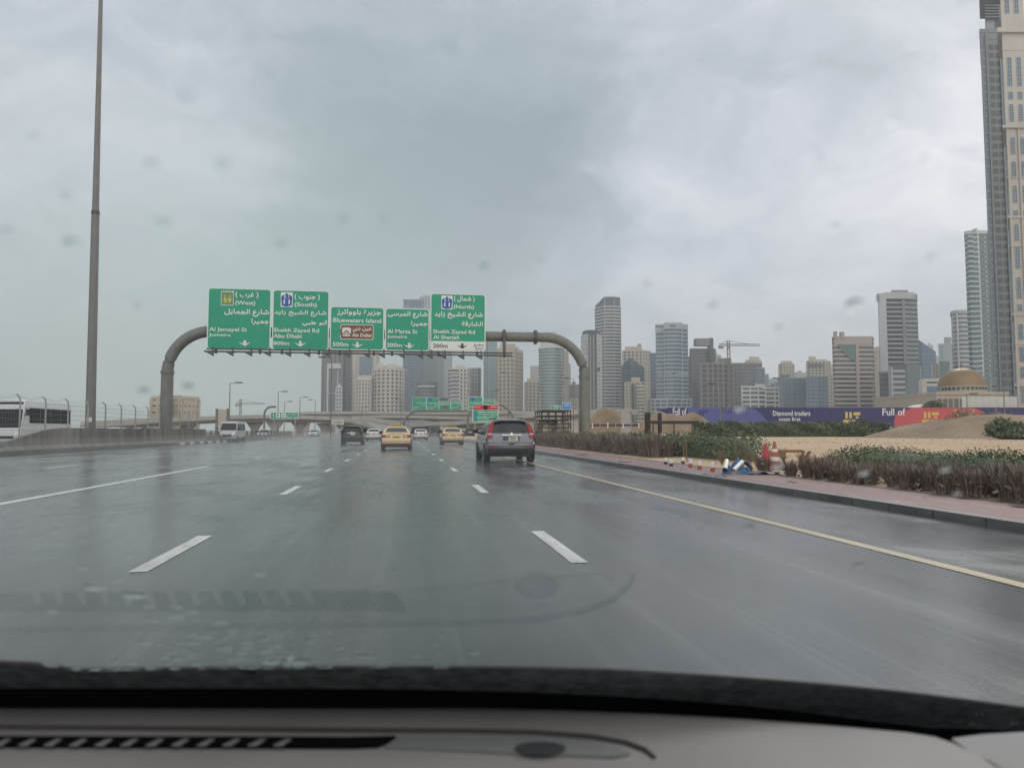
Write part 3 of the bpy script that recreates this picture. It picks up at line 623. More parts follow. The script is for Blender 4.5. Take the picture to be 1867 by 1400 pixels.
# parking and tram sign with its arched post
yb = 150
def ex(b):
    m = MB(); b.poly(m, [(498.2, 762), (498.2, 756.5), (496.8, 757.5), (498.8, 753), (500.8, 757.5), (499.4, 756.5), (499.4, 762)], .05); b.fit(m, 'ahead_arrow', M_SWHITE)
    for x0, x1, st, nm in ((503, 511, 'P', 'parking_symbol'), (513, 521, 'U', 'tram_symbol')):
        m = MB(); b.plate(m, x0, 753.5, x1, 761.5, .06, .015, .04); o = b.fit(m, nm, M_SWHITE); m = MB(); b.text(m, st, x0+2.2, 755, x1-2.2, 760, .05, .03); o2 = b.fit(m, 'letter', M_INK)
    for px in (500, 538): X = aty(px, 760, yb).x; m = MB(); m.tube([(X, yb+.15, 0), (X, yb+.15, b.zb+.5)], .11, 8); b.fit(m, 'post', M_GALV)
small('long green sign with an up arrow, parking and tram symbols in front of the flyover', 493, 751.5, 544.5, 764.5, yb, [(arabic('ترام دبي'), .55, .15, .96, .5), ('Dubai Tram', .56, .58, .97, .84)], extra=ex, group=None)
yb = 150.5
x = aty(482, 760, 175).x; m = MB(); z = aty(490, 741.5, 175).z
m.tube([(x, 175, 0), (x, 175, z-1.6)]+[(x+1.6-1.6*math.cos(a), 175, z-1.6+1.6*math.sin(a)) for a in [math.pi/2*k/6 for k in range(1, 7)]]+[(aty(503, 741, 175).x, 175, z)], .22, 8)
tag(m.build('sign_arm', M_GPOST, smooth=40), 'bare curved sign arm rising behind the parking sign', 'sign post')
# pale notice boards
b = Board('notice_board', 'cream notice board with two lines of writing left of the black sport utility car', 'sign', 604.5, 765, 627, 774.5, 140); b.base(0, 0, 0, 0, mat('cream_board', (.60, .57, .47), .6), .03)
m = MB(); b.text(m, '#f', 607, 767.6, 625, 769.3, .03); b.text(m, '#g', 606.5, 770.6, 622, 772.6, .03); b.fit(m, 'lettering', mat('faded_ink', (.22, .2, .18)))
X0, X1 = b.A, b.B; m = MB()
for X in (X0+.4, X1-.4): m.tube([(X, 140.12, 0), (X, 140.12, b.zb+.4)], .1, 8)
b.fit(m, 'post', M_GALV)
b = Board('notice_board', 'blank beige upright panel beside the median lamp post', 'sign', 397, 746, 413, 776, 128); m = MB(); b.rr(m, b.A, b.zb, b.B, b.zt, .05, -.3, 0); b.fit(m, 'panel', mat('beige_panel', (.50, .45, .37), .8))
m = MB(); m.box(b.A-.35, b.A-.02, 127.9, 128.4, 0, b.zt+.1); m.box(b.B+.02, b.B+.35, 127.9, 128.4, 0, b.zt+.1); b.fit(m, 'post', M_MAST)
for px0, px1, y0, y1, fm, lab, yy_ in ((1005, 1022, 739.5, 748.5, M_GREEN, 'small green sign above the steel rack truck', 150), (1025, 1041, 734, 746.5, M_CYAN, 'small light blue sign above the steel rack truck', 150.5)):
    b = Board('direction_sign', lab, 'road sign', px0, y0, px1, y1, yy_); b.base(0, 0, 0, 0, fm, .06)
    m = MB(); b.text(m, '#h', px0+3, y0+2.5, px1-3, y0+4.2, .05); b.text(m, '#i', px0+4, y0+6, px1-4, y0+7.4, .05); b.fit(m, 'lettering', M_SWHITE)
    X = (b.A+b.B)/2; m = MB(); m.tube([(X, yy_+.15, 0), (X, yy_+.15, b.zt-.2)], .12, 8); b.fit(m, 'post', M_GALV)

# lamp posts
def lamp(label, px, ptop, c, arm=1, r=.09):
    p = col(px, c); h = hz(px, ptop, c); th = thing('lamp_post', label, 'street lamp', (p.x, p.y, 0), 0, 'lamp posts of the interchange')
    MB().tube([(0, 0, 0), (0, 0, h*.5), (0, 0, h)], [r*1.25, r, r*.75], 8).build('pole', M_MAST, th, smooth=40)
    MB().tube([(0, 0, h-.06), (.9*arm, 0, h)], r*.5, 6).build('arm', M_MAST, th)
    MB().box(min(.8*arm, 2.0*arm), max(.8*arm, 2.0*arm), -.2, .2, h-.05, h+.14).build('lantern', M_DSTEEL, th)
for i, (px, pt, c, arm, lab) in enumerate((
        (417.5, 698, 125, 1, 'tall lamp post beside the beige panel left of the flyover sign'), (506, 714, 160, 1, 'second lamp post, just left of the parking sign'), (518, 732, 200, 1, 'short far lamp post above the parking sign'),
        (546, 724.5, 185, 1, 'lamp post right of the parking sign'), (603, 652, 115, -1, 'tall dark lamp post in front of the leftmost pinkish tower'), (574, 729, 215, -1, 'thin lamp post between parking sign and leftmost tower'),
        (897, 712, 190, 1, 'thin lamp post behind the red and green board'), (928, 680, 175, -1, 'slim lamp post in front of the cream corner tower'), (1055, 722, 170, -1, 'lamp post just left of the right gantry leg'),
        (1046, 690, 150, -1, 'tall thin lamp post between teal tower and gantry leg'), (659, 742, 240, 1, 'short lamp post standing on the ramp behind the black car'), (731, 728, 235, -1, 'slim lamp post in front of the blue grid tower'),
        (1314, 700, 120, -1, 'lamp post in front of the unfinished concrete tower'), (1431, 690, 140, -1, 'lamp post behind the hoarding near the cream topped block'), (1765, 718, 128, 1, 'lamp post on the right above the mosque wall'), (1833, 705, 128, -1, 'lamp post right of the mosque against the grey tower'))):
    lamp(lab, px, pt, c, arm)
def tcrane(label, px, ptop, pj, c, jl, jr, zb=0):
    p = col(px, c); k = c/1370; zt, zj = hz(px, ptop, c), hz(px, pj, c); th = thing('tower_crane', label, 'crane', (p.x, p.y, zb), -PSI)
    def lat(a, b_, w, n):
        m = MB(); a, b_ = Vector(a), Vector(b_); d_ = (b_-a); u = Vector((0, 1, 0)) if abs(d_.z) < abs(d_.x) else Vector((1, 0, 0)); vv = d_.normalized().cross(u)
        cs = [u*i*w+vv*j*w for i, j in ((-1, -1), (1, -1), (1, 1), (-1, 1))]
        for q in cs: m.tube([a+q, b_+q], w*.22, 4)
        for i in range(n):
            for q in range(4): m.tube([a+d_*(i/n)+cs[q], a+d_*((i+1)/n)+cs[(q+1) % 4]], w*.15, 3, False)
        return m
    my = mat('crane_steel', (.20, .19, .16), .6)
    lat((0, 0, 0), (0, 0, zt-zb), 1.0, 24).build('mast', my, th); lat((-(px-jl)*k, 0, zj-zb), ((jr-px)*k, 0, zj-zb), .75, 24).build('jib', my, th)
    MB().box(-1.2, 1.2, -1.2, 1.2, zj-zb-3, zj-zb-.8).build('cab', my, th)
    x = -(px-jl)*k; MB().box(x, x+4, -1, 1, zj-zb-3, zj-zb-.8).build('counterweight', M_SOFF, th)
    m = MB(); m.tube([((jr-px)*k*.7, 0, zj-zb+.7), (0, 0, zt-zb), (x+1, 0, zj-zb+.7)], .18, 4); m.build('tie_cable', M_DSTEEL, th)
tcrane('tower crane above the unfinished concrete tower, jib reaching right', 1331, 621, 629, 640, 1313, 1388)
tcrane('faint distant tower crane left of the flyover sign', 437.5, 728, 736, 900, 428, 482)
# ------------------------------------------------------------------ vehicles
def lerp(a, b, f): return a+(b-a)*f
def interp(x, xs, ys):
    if x <= xs[0]: return ys[0]
    for i in range(len(xs)-1):
        if x <= xs[i+1]: return lerp(ys[i], ys[i+1], (x-xs[i])/(xs[i+1]-xs[i]))
    return ys[-1]
M_TYRE = mat('tyre_rubber', (.018, .018, .018), .8); M_RIM = mat('alloy_rim', (.42, .43, .44), .3, metal=.8)
M_CGLASS = mat('tinted_car_glass', (.016, .02, .022), .06, spec=.7); M_LAMP = mat('tail_lamp_red', (.34, .015, .02), .15, spec=.6)
M_CLEAR = mat('clear_lamp', (.55, .52, .50), .15, spec=.6); M_TRIM = mat('black_trim', (.022, .022, .024), .5); M_CHROME = mat('chrome', (.7, .7, .72), .12, metal=1)
M_PLATE = mat('number_plate', (.62, .58, .46), .5); M_PLATEY = mat('number_plate_orange', (.62, .36, .06), .5); M_HEAD = mat('head_lamp', (.75, .76, .74), .1, spec=.7)
SUV = dict(L=4.5, W=.91, H=1.63, zb=.30, P=[(.16, .30), (.05, .42), (0, .60), (.02, .70), (.10, .74), (.11, .98), (.14, 1.06), (.37, 1.46), (.43, 1.53), (.75, 1.60), (1.5, 1.63), (2.2, 1.59), (2.5, 1.52), (3.3, 1.09), (4.15, .95), (4.42, .75), (4.5, .5), (4.42, .3)],
           WZ=([0, .3, .55, .8, 1.02, 1.2, 1.46, 1.63], [.90, .95, 1, 1, .965, .89, .76, .58]), rr=.19, wheels=(.82, 3.5), wr=.35)
SEDAN = dict(L=4.85, W=.915, H=1.455, zb=.24, P=[(.18, .24), (.05, .40), (0, .60), (.03, .70), (.05, .90), (.09, 1.02), (.5, 1.075), (1.22, 1.375), (1.7, 1.45), (2.3, 1.45), (2.75, 1.38), (3.55, .98), (4.55, .80), (4.8, .62), (4.85, .42), (4.75, .24)],
             WZ=([0, .24, .55, .8, 1.0, 1.38, 1.46], [.90, .95, 1, 1, .95, .70, .60]), rr=.16, wheels=(.95, 3.8), wr=.33)
VAN = dict(L=5.2, W=.95, H=2.25, zb=.32, P=[(.06, .32), (0, .5), (0, .8), (.02, 1.1), (.03, 1.2), (.12, 2.0), (.2, 2.17), (.5, 2.25), (2.5, 2.25), (3.9, 2.18), (4.1, 2.08), (4.75, 1.2), (5.1, 1.0), (5.2, .75), (5.2, .5), (5.15, .32)],
           WZ=([0, .32, .6, 1.1, 2.0, 2.25], [.93, .96, 1, 1, .88, .8]), rr=.08, wheels=(.9, 4.2), wr=.34)
BUS = dict(L=11, W=1.27, H=3.5, zb=.4, P=[(.1, .4), (0, .6), (0, 1.0), (0, 1.5), (.05, 1.6), (.15, 3.1), (.3, 3.4), (.7, 3.5), (5, 3.5), (10.0, 3.5), (10.4, 3.38), (10.62, 3.1), (10.95, 1.45), (11, 1.2), (11, .6), (10.93, .4)],
           WZ=([0, .4, .8, 1.5, 3.1, 3.5], [.97, .99, 1, 1, .96, .88]), rr=.06, wheels=(2.6, 8.3), wr=.5)
class Car:
    def __init__(s, D): s.__dict__.update(D)
    def w(s, y, z):
        k = interp(z, *s.WZ); k *= 1-.05*max(0, (.5-y)/.5)**2-.12*max(0, (y-(s.L-.7))/.7)**2
        return s.W*k
    def p(s, q, fx):
        i = int(min(max(q, 0), len(s.P)-1.0001)); f = q-i; a, b = s.P[i], s.P[i+1]; y, z = lerp(a[0], b[0], f), lerp(a[1], b[1], f)
        x = fx*s.w(y, z); af = abs(fx)**4
        y += s.rr*af*max(0, 1-y/.9)-s.rr*1.3*af*max(0, (y-(s.L-.9))/.9); z -= .028*abs(fx)**3*(1 if z > s.H-.12 else 0)
        return Vector((x, y, z))
    def body(s, mb):
        fx = [-1, -.96, -.88, -.7, -.4, 0, .4, .7, .88, .96, 1]; qs = [i+f for i in range(len(s.P)-1) for f in (0, .33, .66)]+[len(s.P)-1.0001]
        mb.grid([[s.p(q, f) for f in fx][::-1] for q in qs])
        for sg in (-1, 1):
            rows = []
            for q in qs:
                e = s.p(q, sg); r = []
                for k in range(9): z = lerp(e.z, s.zb, k/8); r.append((sg*s.w(e.y, z), e.y, z))
                rows.append(r[::sg])
            mb.grid(rows)
        mb.grid([[(-s.w(s.p(q, 1).y, s.zb), s.p(q, 1).y, s.zb), (s.w(s.p(q, 1).y, s.zb), s.p(q, 1).y, s.zb)] for q in qs])
        return mb
    def patch(s, mb, q0, q1, a0, a1, b0=None, b1=None, off=.008, n=8, m=5):     # on the upper skin, x from a0..a1 at q0 to b0..b1 at q1
        b0 = a0 if b0 is None else b0; b1 = a1 if b1 is None else b1; rows = []
        for i in range(m+1):
            q = lerp(q0, q1, i/m); l, h = lerp(a0, b0, i/m), lerp(a1, b1, i/m); r = []
            for j in range(n+1):
                f = lerp(l, h, j/n); e = .02; u = s.p(q, min(1, f+e))-s.p(q, max(-1, f-e)); v = s.p(q+.05, f)-s.p(q-.05, f); nn = u.cross(v); nn.normalize()
                r.append(s.p(q, f)+nn*off)
            rows.append(r[::-1])
        mb.grid(rows); return mb
    def side(s, mb, sg, bot, topp, off=.008, m=4):
        rows = []
        for (yb, zb), (yt, zt) in zip(bot, topp):
            rows.append([(sg*(s.w(lerp(yb, yt, k/m), lerp(zb, zt, k/m))+off), lerp(yb, yt, k/m), lerp(zb, zt, k/m)) for k in range(m+1)][::sg])
        mb.grid(rows); return mb
def make_car(D, name, label, cat, pos, paint, rz=0, kind='suv', group=None, plate=M_PLATE, taxi=False, lamp=None):
    M_LAMP = lamp or MC['tail_lamp_red']; M_CLEAR = lamp or MC['clear_lamp']
    c = Car(D); t = thing(name, label, cat, pos, rz, group)
    c.body(MB()).build('body', paint, t, smooth=38)
    MB().box(-c.W*.8, c.W*.8, .35, c.L-.35, c.zb-.08, c.zb+.1).build('underbody', M_TRIM, t)
    H, L = c.H, c.L
    zbelt = {'suv': 1.03, 'sedan': .97, 'van': 1.22, 'bus': 1.5}[kind]
    # glass
    g = MB()
    if kind == 'suv': c.patch(g, 6.06, 6.97, -.80, .80, -.84, .84)
    elif kind == 'sedan': c.patch(g, 6.08, 6.93, -.84, .84, -.82, .82)
    elif kind == 'van': c.patch(g, 4.1, 4.9, -.85, .85)
    else: c.patch(g, 4.3, 4.9, -.85, .85)
    M_CGLASS = MC['tinted_car_glass'] if kind != 'bus' else mat('coach_dark_glass', (.02, .024, .026), .12, spec=.2)
    g.build('rear_window', M_CGLASS, t, smooth=60)
    ws = MB()
    q0, q1 = {'suv': (12.1, 12.95), 'sedan': (10.1, 10.95), 'van': (10.1, 10.95), 'bus': (9.9, 12.2)}[kind]
    c.patch(ws, q0, q1, -.88, .88, -.92, .92); ws.build('windscreen', M_CGLASS, t, smooth=60)
    for sg in (-1, 1):
        if kind == 'suv': segs = [([(.42, 1.06), (.95, 1.05)], [(.62, 1.36), (1.02, 1.46)]), ([(1.03, 1.05), (1.95, 1.05)], [(1.08, 1.46), (1.95, 1.49)]), ([(2.03, 1.05), (3.05, 1.05)], [(2.03, 1.49), (2.5, 1.43)])]
        elif kind == 'sedan': segs = [([(1.0, 1.02), (1.35, 1.0)], [(1.25, 1.25), (1.42, 1.33)]), ([(1.42, 1.0), (2.35, .99)], [(1.5, 1.34), (2.35, 1.36)]), ([(2.43, .99), (3.4, .98)], [(2.43, 1.36), (2.75, 1.30)])]
        elif kind == 'van': segs = [([(.3, 1.25), (1.7, 1.25)], [(.35, 1.95), (1.7, 1.95)]), ([(1.8, 1.25), (3.2, 1.25)], [(1.8, 1.95), (3.2, 1.95)]), ([(3.3, 1.25), (4.6, 1.22)], [(3.3, 1.95), (4.05, 1.92)])]
        else: segs = [([(.5+2.35*k, 1.75), (2.8+2.35*k, 1.75)], [(.5+2.35*k, 2.9), (2.8+2.35*k, 2.9)]) for k in range(4)]
        for bt, tp in segs: c.side(MB(), sg, bt, tp).build('side_window', M_CGLASS, t)
        # lower trim and wheel arches
        tr = MB(); c.side(tr, sg, [(.5+(L-1)*k/12, c.zb) for k in range(13)], [(.5+(L-1)*k/12, c.zb+.14) for k in range(13)], .006); tr.build('sill_trim', M_TRIM, t)
        for yw in c.wheels:
            a = MB(); x = sg*(c.w(yw, c.wr)+.010); rr = c.wr*1.2
            a.add([(x, yw, c.wr)]+[(x, yw+rr*math.cos(u), max(.06, c.wr+rr*math.sin(u))) for u in [2*math.pi*k/24 for k in range(24)]], [(0, 1+k, 1+(k+1) % 24)[::sg] for k in range(24)])
            a.build('wheel_arch', M_TRIM, t)
            wx = sg*(c.W-.11); m = MB(); r = c.wr
            m.lathe([(r*.6, -.11), (r*.92, -.115), (r, -.08), (r, .08), (r*.92, .115), (r*.6, .11)], (0, 0, 0), 22, 'x'); wo = m.build('wheel', M_TYRE, t, smooth=40, loc=(0, 0, 0)); wo.location = (wx+sg*.025, yw, r)
            m = MB(); m.lathe([(0, sg*.09), (r*.2, sg*.10), (r*.24, sg*.085), (r*.62, sg*.105), (r*.66, sg*.118), (r*.66, sg*.05)], (0, 0, 0), 16, 'x'); m.build('rim', M_RIM, wo, smooth=35, loc=(0, 0, 0)).location = (0, 0, 0)
        mi = MB(); y = {'suv': 2.95, 'sedan': 3.1, 'van': 4.35, 'bus': 10.7}[kind]; z = {'suv': 1.06, 'sedan': 1.0, 'van': 1.35, 'bus': 2.3}[kind]; x = c.w(y, z)
        s0, s1 = (.06, .26) if kind != 'bus' else (.12, .34); hh = .16 if kind != 'bus' else .5
        mi.add([(sg*(x+a), y+b, z+d) for a, b, d in ((s0, 0, 0), (s1, .02, .02), (s1, .02, hh-.02), (s0, 0, hh), (s0, .12, .01), (s1-.03, .1, .03), (s1-.03, .1, hh-.03), (s0, .12, hh-.01))], [(0, 1, 2, 3), (7, 6, 5, 4), (0, 4, 5, 1), (1, 5, 6, 2), (2, 6, 7, 3), (3, 7, 4, 0)])
        mi.box(*sorted((sg*(x-.03), sg*(x+s0+.02))), y+.02, y+.08, z, z+.06); mi.build('door_mirror', M_TRIM if not taxi else M_TRIM, t)
    # rear dress
    lp = []
    if kind == 'suv':
        for sg in (-1, 1):
            lo, hi = (sg*.80, sg*.995) if sg > 0 else (sg*.995, sg*.80)
            m = MB(); c.patch(m, 6.0, 7.0, lo, hi, *( (sg*.86, sg*.995) if sg > 0 else (sg*.995, sg*.86)), off=.02); c.side(m, sg, [(.25, 1.06), (.42, 1.06)], [(.5, 1.45), (.55, 1.45)], .012)
            o = m.build('tail_light', M_LAMP, t, smooth=50)
            m = MB(); c.patch(m, 5.45, 6.0, lo, hi, off=.02); c.side(m, sg, [(.24, .90), (.40, .92)], [(.25, 1.06), (.40, 1.06)], .012); m.build('reverse_lamp', M_CLEAR, o, smooth=50)
            m = MB(); c.patch(m, 4.6, 5.45, lo*.995, hi*.995, off=.02); c.side(m, sg, [(.22, .80), (.36, .84)], [(.24, .90), (.40, .92)], .012); m.build('brake_lamp', M_LAMP, o, smooth=50)
            m = MB(); c.patch(m, 1.75, 2.05, *sorted((sg*.62, sg*.93)), off=.012); m.build('bumper_reflector', M_LAMP, t)
        m = MB(); c.patch(m, .0, 1.55, -.98, .98, off=.012, n=16); m.build('bumper_lower', M_TRIM, t, smooth=60)
        m = MB(); c.patch(m, 2.15, 2.45, -.97, .97, off=.012, n=16); m.build('bumper_groove', M_TRIM, t, smooth=60)
        m = MB(); m.box(-.36, .36, .055, .105, .985, 1.025); m.build('tailgate_garnish', M_CHROME, t)
        m = MB(); m.box(-.31, .31, .098, .108, .80, .975); r_ = m.build('plate_recess', mat('recess_grey', (.11, .115, .125), .4), t)
        m = MB(); m.box(-.10, .24, .075, .094, .80, .95); pl = m.build('number_plate', plate, t)
        m = MB(); [m.box(-.05+.045*k, -.022+.045*k, .071, .0745, .875, .92) for k in range(5)]; m.box(-.05, .16, .071, .0745, .83, .85); m.build('plate_figures', mat('plate_ink', (.1, .09, .08)), pl)
        m = MB(); m.tube([(.62, .12, .33), (.62, -.02, .31)], .045, 12); m.build('exhaust', M_TRIM, t)
        m = MB(); m.box(-.62, .62, 1.28*.22, .5, 1.535, 1.562); m.build('spoiler', paint, t)
        m = MB(); c.patch(m, 8.06, 8.4, -.25, .25, off=.012); m.build('brake_strip', M_LAMP, t)
        m = MB(); m.tube([(.05, .105, 1.08), (-.1, .2, 1.13), (.5, .18, 1.15)], .012, 5); m.build('rear_wiper', M_TRIM, t)
        m = MB(); m.tube([(.0, .95, 1.6), (-.02, .78, 1.92)], .008, 5); m.build('aerial', M_TRIM, t)
        m = MB(); m.box(-.09, .09, -.008, .02, .665, .70); m.build('bumper_latch', M_TRIM, t)
        m = MB(); m.lathe([(0, 0), (.05, 0), (.05, .012), (0, .012)], (0, 0, 0), 14); m2 = MB(); m2.add([(v[0], .052-v[2], v[1]+1.05) for v in m.v], m.f); m2.build('emblem', M_CHROME, t)
        for sg in (-1, 1): m = MB(); m.tube([(sg*.50, .85, 1.585), (sg*.52, 1.0, 1.64), (sg*.52, 2.2, 1.63), (sg*.50, 2.4, 1.54)], .02, 6); m.build('roof_rail', M_TRIM, t)
    elif kind == 'sedan':
        for sg in (-1, 1):
            lo, hi = sorted((sg*.46, sg*.99)); m = MB(); c.patch(m, 3.25, 4.15, lo, hi, off=.012); c.side(m, sg, [(.18, .74), (.32, .80)], [(.2, .93), (.36, .93)], .01); o = m.build('tail_light', M_LAMP, t, smooth=50)
            m = MB(); c.patch(m, 3.5, 3.85, *sorted((sg*.52, sg*.74)), off=.02); m.build('reverse_lamp', M_CLEAR, o)
            m = MB(); m.tube([(sg*.6, .2, .3), (sg*.6, .04, .29)], .035, 10); m.build('exhaust', M_TRIM, t)
        m = MB(); c.patch(m, 4.55, 4.75, -.5, .5, off=.014); m.build('boot_garnish', M_CHROME if not taxi else mat('taxi_red', (.40, .05, .03), .35), t)
        m = MB(); c.patch(m, .0, 1.0, -.97, .97, off=.012, n=14); m.build('bumper_lower', M_TRIM if not taxi else mat('taxi_dark_red', (.16, .05, .035), .4), t, smooth=60)
        m = MB(); m.box(-.25, .25, .012, .045, .745, .86); pl = m.build('number_plate', plate, t)
        m = MB(); [m.box(-.16+.07*k, -.115+.07*k, .008, .0115, .775, .83) for k in range(5)]; m.build('plate_figures', mat('plate_ink', (.1, .09, .08)), pl)
        m = MB(); m.lathe([(0, 0), (.05, 0), (.05, .012), (0, .012)], (0, 0, 0), 14); m2 = MB(); m2.add([(v[0], .03-v[2], v[1]+.93) for v in m.v], m.f); m2.build('emblem', M_CHROME, t)
        if taxi:
            m = MB(); m.prism([(-.38, 2.05), (.38, 2.05), (.38, 2.25), (-.38, 2.25)], 1.44, 1.57); ro = m.build('roof_sign', mat('taxi_sign', (.55, .33, .06), .4), t)
            m = MB(); [m.box(-.3+.16*k, -.2+.16*k, 2.042, 2.049, 1.48, 1.54) for k in range(4)]; m.build('sign_figures', mat('plate_ink', (.1, .09, .08)), ro)
    else:
        for sg in (-1, 1): m = MB(); c.patch(m, 2.1, 3.4, *sorted((sg*.88, sg*.99)), off=.012); m.build('tail_light', M_LAMP, t)
        m = MB(); m.box(-.25, .25, -.02, .01, .62, .74); m.build('number_plate', plate, t)
    hq = {'suv': (13.7, 14.5), 'sedan': (12.2, 12.9), 'van': (12.1, 12.9), 'bus': (13.1, 13.6)}[kind]
    for sg in (-1, 1): m = MB(); c.patch(m, *hq, *sorted((sg*.6, sg*.97)), off=.012); m.build('headlight', M_HEAD, t, smooth=50)
    gq = {'suv': (14.6, 15.7), 'sedan': (12.9, 13.9), 'van': (12.9, 13.9), 'bus': (13.7, 14.0)}[kind]
    m = MB(); c.patch(m, *gq, -.55, .55, off=.012); m.build('grille', M_TRIM, t, smooth=50)
    return t
def paint(n, c, rough=.28, metal=.0, coat=.6): return mat(n, c, rough, metal, .05, 2, coat=coat)
P_SILVER = paint('paint_silver_grey', (.175, .185, .205), .24, .5); P_WHITE = paint('paint_white', (.70, .70, .68)); P_BLACK = paint('paint_black', (.022, .024, .027), .2)
P_TAXI = paint('paint_taxi_cream', (.66, .52, .29)); P_DARK = paint('paint_dark_grey', (.03, .032, .035))
def gp(px, py): p = ground(px, py); return (p.x, p.y, 0)
make_car(SUV, 'sport_utility_car', 'silver grey sport utility car with tall red tail lights, nearest car in the right lane', 'car', gp(933, 844), P_SILVER)
make_car(SUV, 'sport_utility_car', 'black sport utility car left of the white saloon', 'car', gp(641, 810.5), P_BLACK, plate=mat('plate_white', (.7, .7, .66)), lamp=mat('tail_lamp_smoked', (.035, .012, .014), .15))
make_car(SEDAN, 'taxi', 'cream taxi with dark red bumper and yellow roof sign, the larger of the two taxis', 'taxi', gp(722.5, 820.5), P_TAXI, kind='sedan', group='cream taxis', plate=M_PLATEY, taxi=True)
make_car(SEDAN, 'taxi', 'smaller cream taxi farther ahead, between the dark van and the grey car', 'taxi', gp(826, 811), P_TAXI, kind='sedan', group='cream taxis', plate=M_PLATEY, taxi=True)
make_car(SEDAN, 'saloon_car', 'white saloon between the black sport utility car and the nearer taxi', 'car', gp(681, 804), P_WHITE, kind='sedan')
make_car(SEDAN, 'saloon_car', 'white saloon in the gap between the two cream taxis', 'car', gp(767, 802.5), P_WHITE, kind='sedan')
make_car(VAN, 'van', 'dark upright van ahead, between the second white saloon and the smaller taxi', 'van', gp(793.5, 797.5), P_DARK, kind='van')
make_car(SUV, 'sport_utility_car', 'dark car half hidden behind the silver grey car and the red topped board', 'car', gp(857, 797), P_DARK, lamp=mat('tail_lamp_smoked', (.035, .012, .014), .15))
make_car(SEDAN, 'saloon_car', 'pale saloon far ahead just right of the smaller taxi', 'car', gp(845, 796), P_WHITE, kind='sedan')
p = at(692, 776.5, 262); make_car(SEDAN, 'saloon_car', 'white car climbing the ramp in the distance above the taxi roof', 'car', (p.x, p.y, p.z), P_WHITE, kind='sedan', rz=R(-6))
p = at(688, 770, 284); make_car(SUV, 'sport_utility_car', 'dark car highest up the distant ramp', 'car', (p.x, p.y, p.z), P_DARK, lamp=mat('tail_lamp_smoked', (.035, .012, .014), .15), rz=R(-6))
# oncoming traffic across the median
def opp(px, ptop, h): c = h and (h-HC)*1370/(786-ptop); p = col(px, c); return (p.x, p.y, 0)
make_car(VAN, 'minibus', 'white minibus coming the other way beyond the median fence', 'minibus', opp(433, 768.5, 2.25), paint('paint_grey_white', (.45, .45, .44)), rz=math.pi, kind='van')
make_car(SEDAN, 'saloon_car', 'silver saloon coming the other way under the flyover, right of the minibus', 'car', opp(488, 782.7, 1.45), paint('paint_silver', (.5, .5, .5)), rz=math.pi, kind='sedan')
make_car(SEDAN, 'saloon_car', 'oncoming pale car with bright headlights under the flyover, farthest right', 'car', opp(575, 783.4, 1.45), paint('paint_silver', (.5, .5, .5)), rz=math.pi, kind='sedan')
p = col(228, 62); make_car(SEDAN, 'saloon_car', 'white car roof showing above the concrete barrier between mast and gantry leg', 'car', (p.x, p.y, 0), P_WHITE, rz=math.pi, kind='sedan')
bus = make_car(BUS, 'coach', 'white coach with wide dark windscreen coming the other way beyond the fence', 'coach', (-28.9, 68.4, 0), paint('paint_coach_white', (.58, .60, .60)), rz=math.pi, kind='bus'); bus.scale = (1, .75, 1)
# steel rack truck parked on the lot
p = col(1014, 67); tk = thing('rack_truck', 'flatbed truck with a rusty brown steel cage rack parked behind the shrubs', 'truck', (p.x, p.y, gz(p.x, p.y)), R(-3))
M_RUST = mat('rusty_steel', (.060, .045, .038), .8, var=.35, scale=3)
fr = MB()
def bar(a, b, r=.045): fr.tube([a, b], r, 5)
for x in (-1.35, -.65, .0, .65, 1.35):
    for y in (0, 4.6): bar((x, y, .9), (x*.96, y, 2.75))
for y in (1.5, 3.0):
    for x in (-1.35, 1.35): bar((x, y, .9), (x*.96, y, 2.75))
for z in (1.25, 1.6, 1.95, 2.3, 2.75):
    for y in (0, 4.6): bar((-1.35, y, z), (1.35, y, z), .05 if z < 2.7 else .07)
    for x in (-1.33, 1.33): bar((x, 0, z), (x, 4.6, z), .04)
bar((-1.3, 0, 1.3), (-.65, 0, 2.7), .035); bar((1.3, 0, 1.3), (.65, 0, 2.7), .035); fr.build('cage_rack', M_RUST, tk)
m = MB(); m.box(-1.3, 1.3, -.05, 4.7, .72, .9); m.build('flatbed', M_RUST, tk)
m = MB(); m.box(-.5, .5, .2, 6.3, .5, .72); m.build('chassis', M_TRIM, tk)
m = MB(); m.prism([(-1.15, 4.85), (1.15, 4.85), (1.15, 6.5), (-1.15, 6.5)], .6, 2.25); m.build('cab', P_WHITE, tk)
m = MB(); m.box(-.9, .9, 4.835, 4.86, 1.5, 2.05); m.build('rear_window', M_CGLASS, tk)
for x in (-1.05, 1.05):
    for y in (1.0, 5.6):
        m = MB(); m.lathe([(.2, -.14), (.45, -.14), (.48, -.1), (.48, .1), (.45, .14), (.2, .14)], (x, y, .48), 16, 'x'); m.build('wheel', M_TYRE, tk, smooth=40)
for x in (-1.05, 1.05): m = MB(); m.box(x-.14, x+.14, -.09, -.052, .74, .86); m.build('tail_light', M_LAMP, tk)
m = MB(); random.seed(3)
for k in range(9):
    x, y, z = random.uniform(-.9, .9), random.uniform(.3, 3.6), .91; a, b_, h = random.uniform(.2, .4), random.uniform(.3, .6), random.uniform(.3, .9); m.box(x-a, x+a, y-b_, y+b_, z, z+h)
tag(m.build('crate_load', mat('load_grey', (.30, .27, .23), .8, var=.4)), 'mixed grey boxes stacked inside the truck cage', 'crates').location = tk.location+Vector((0, 2, .91))

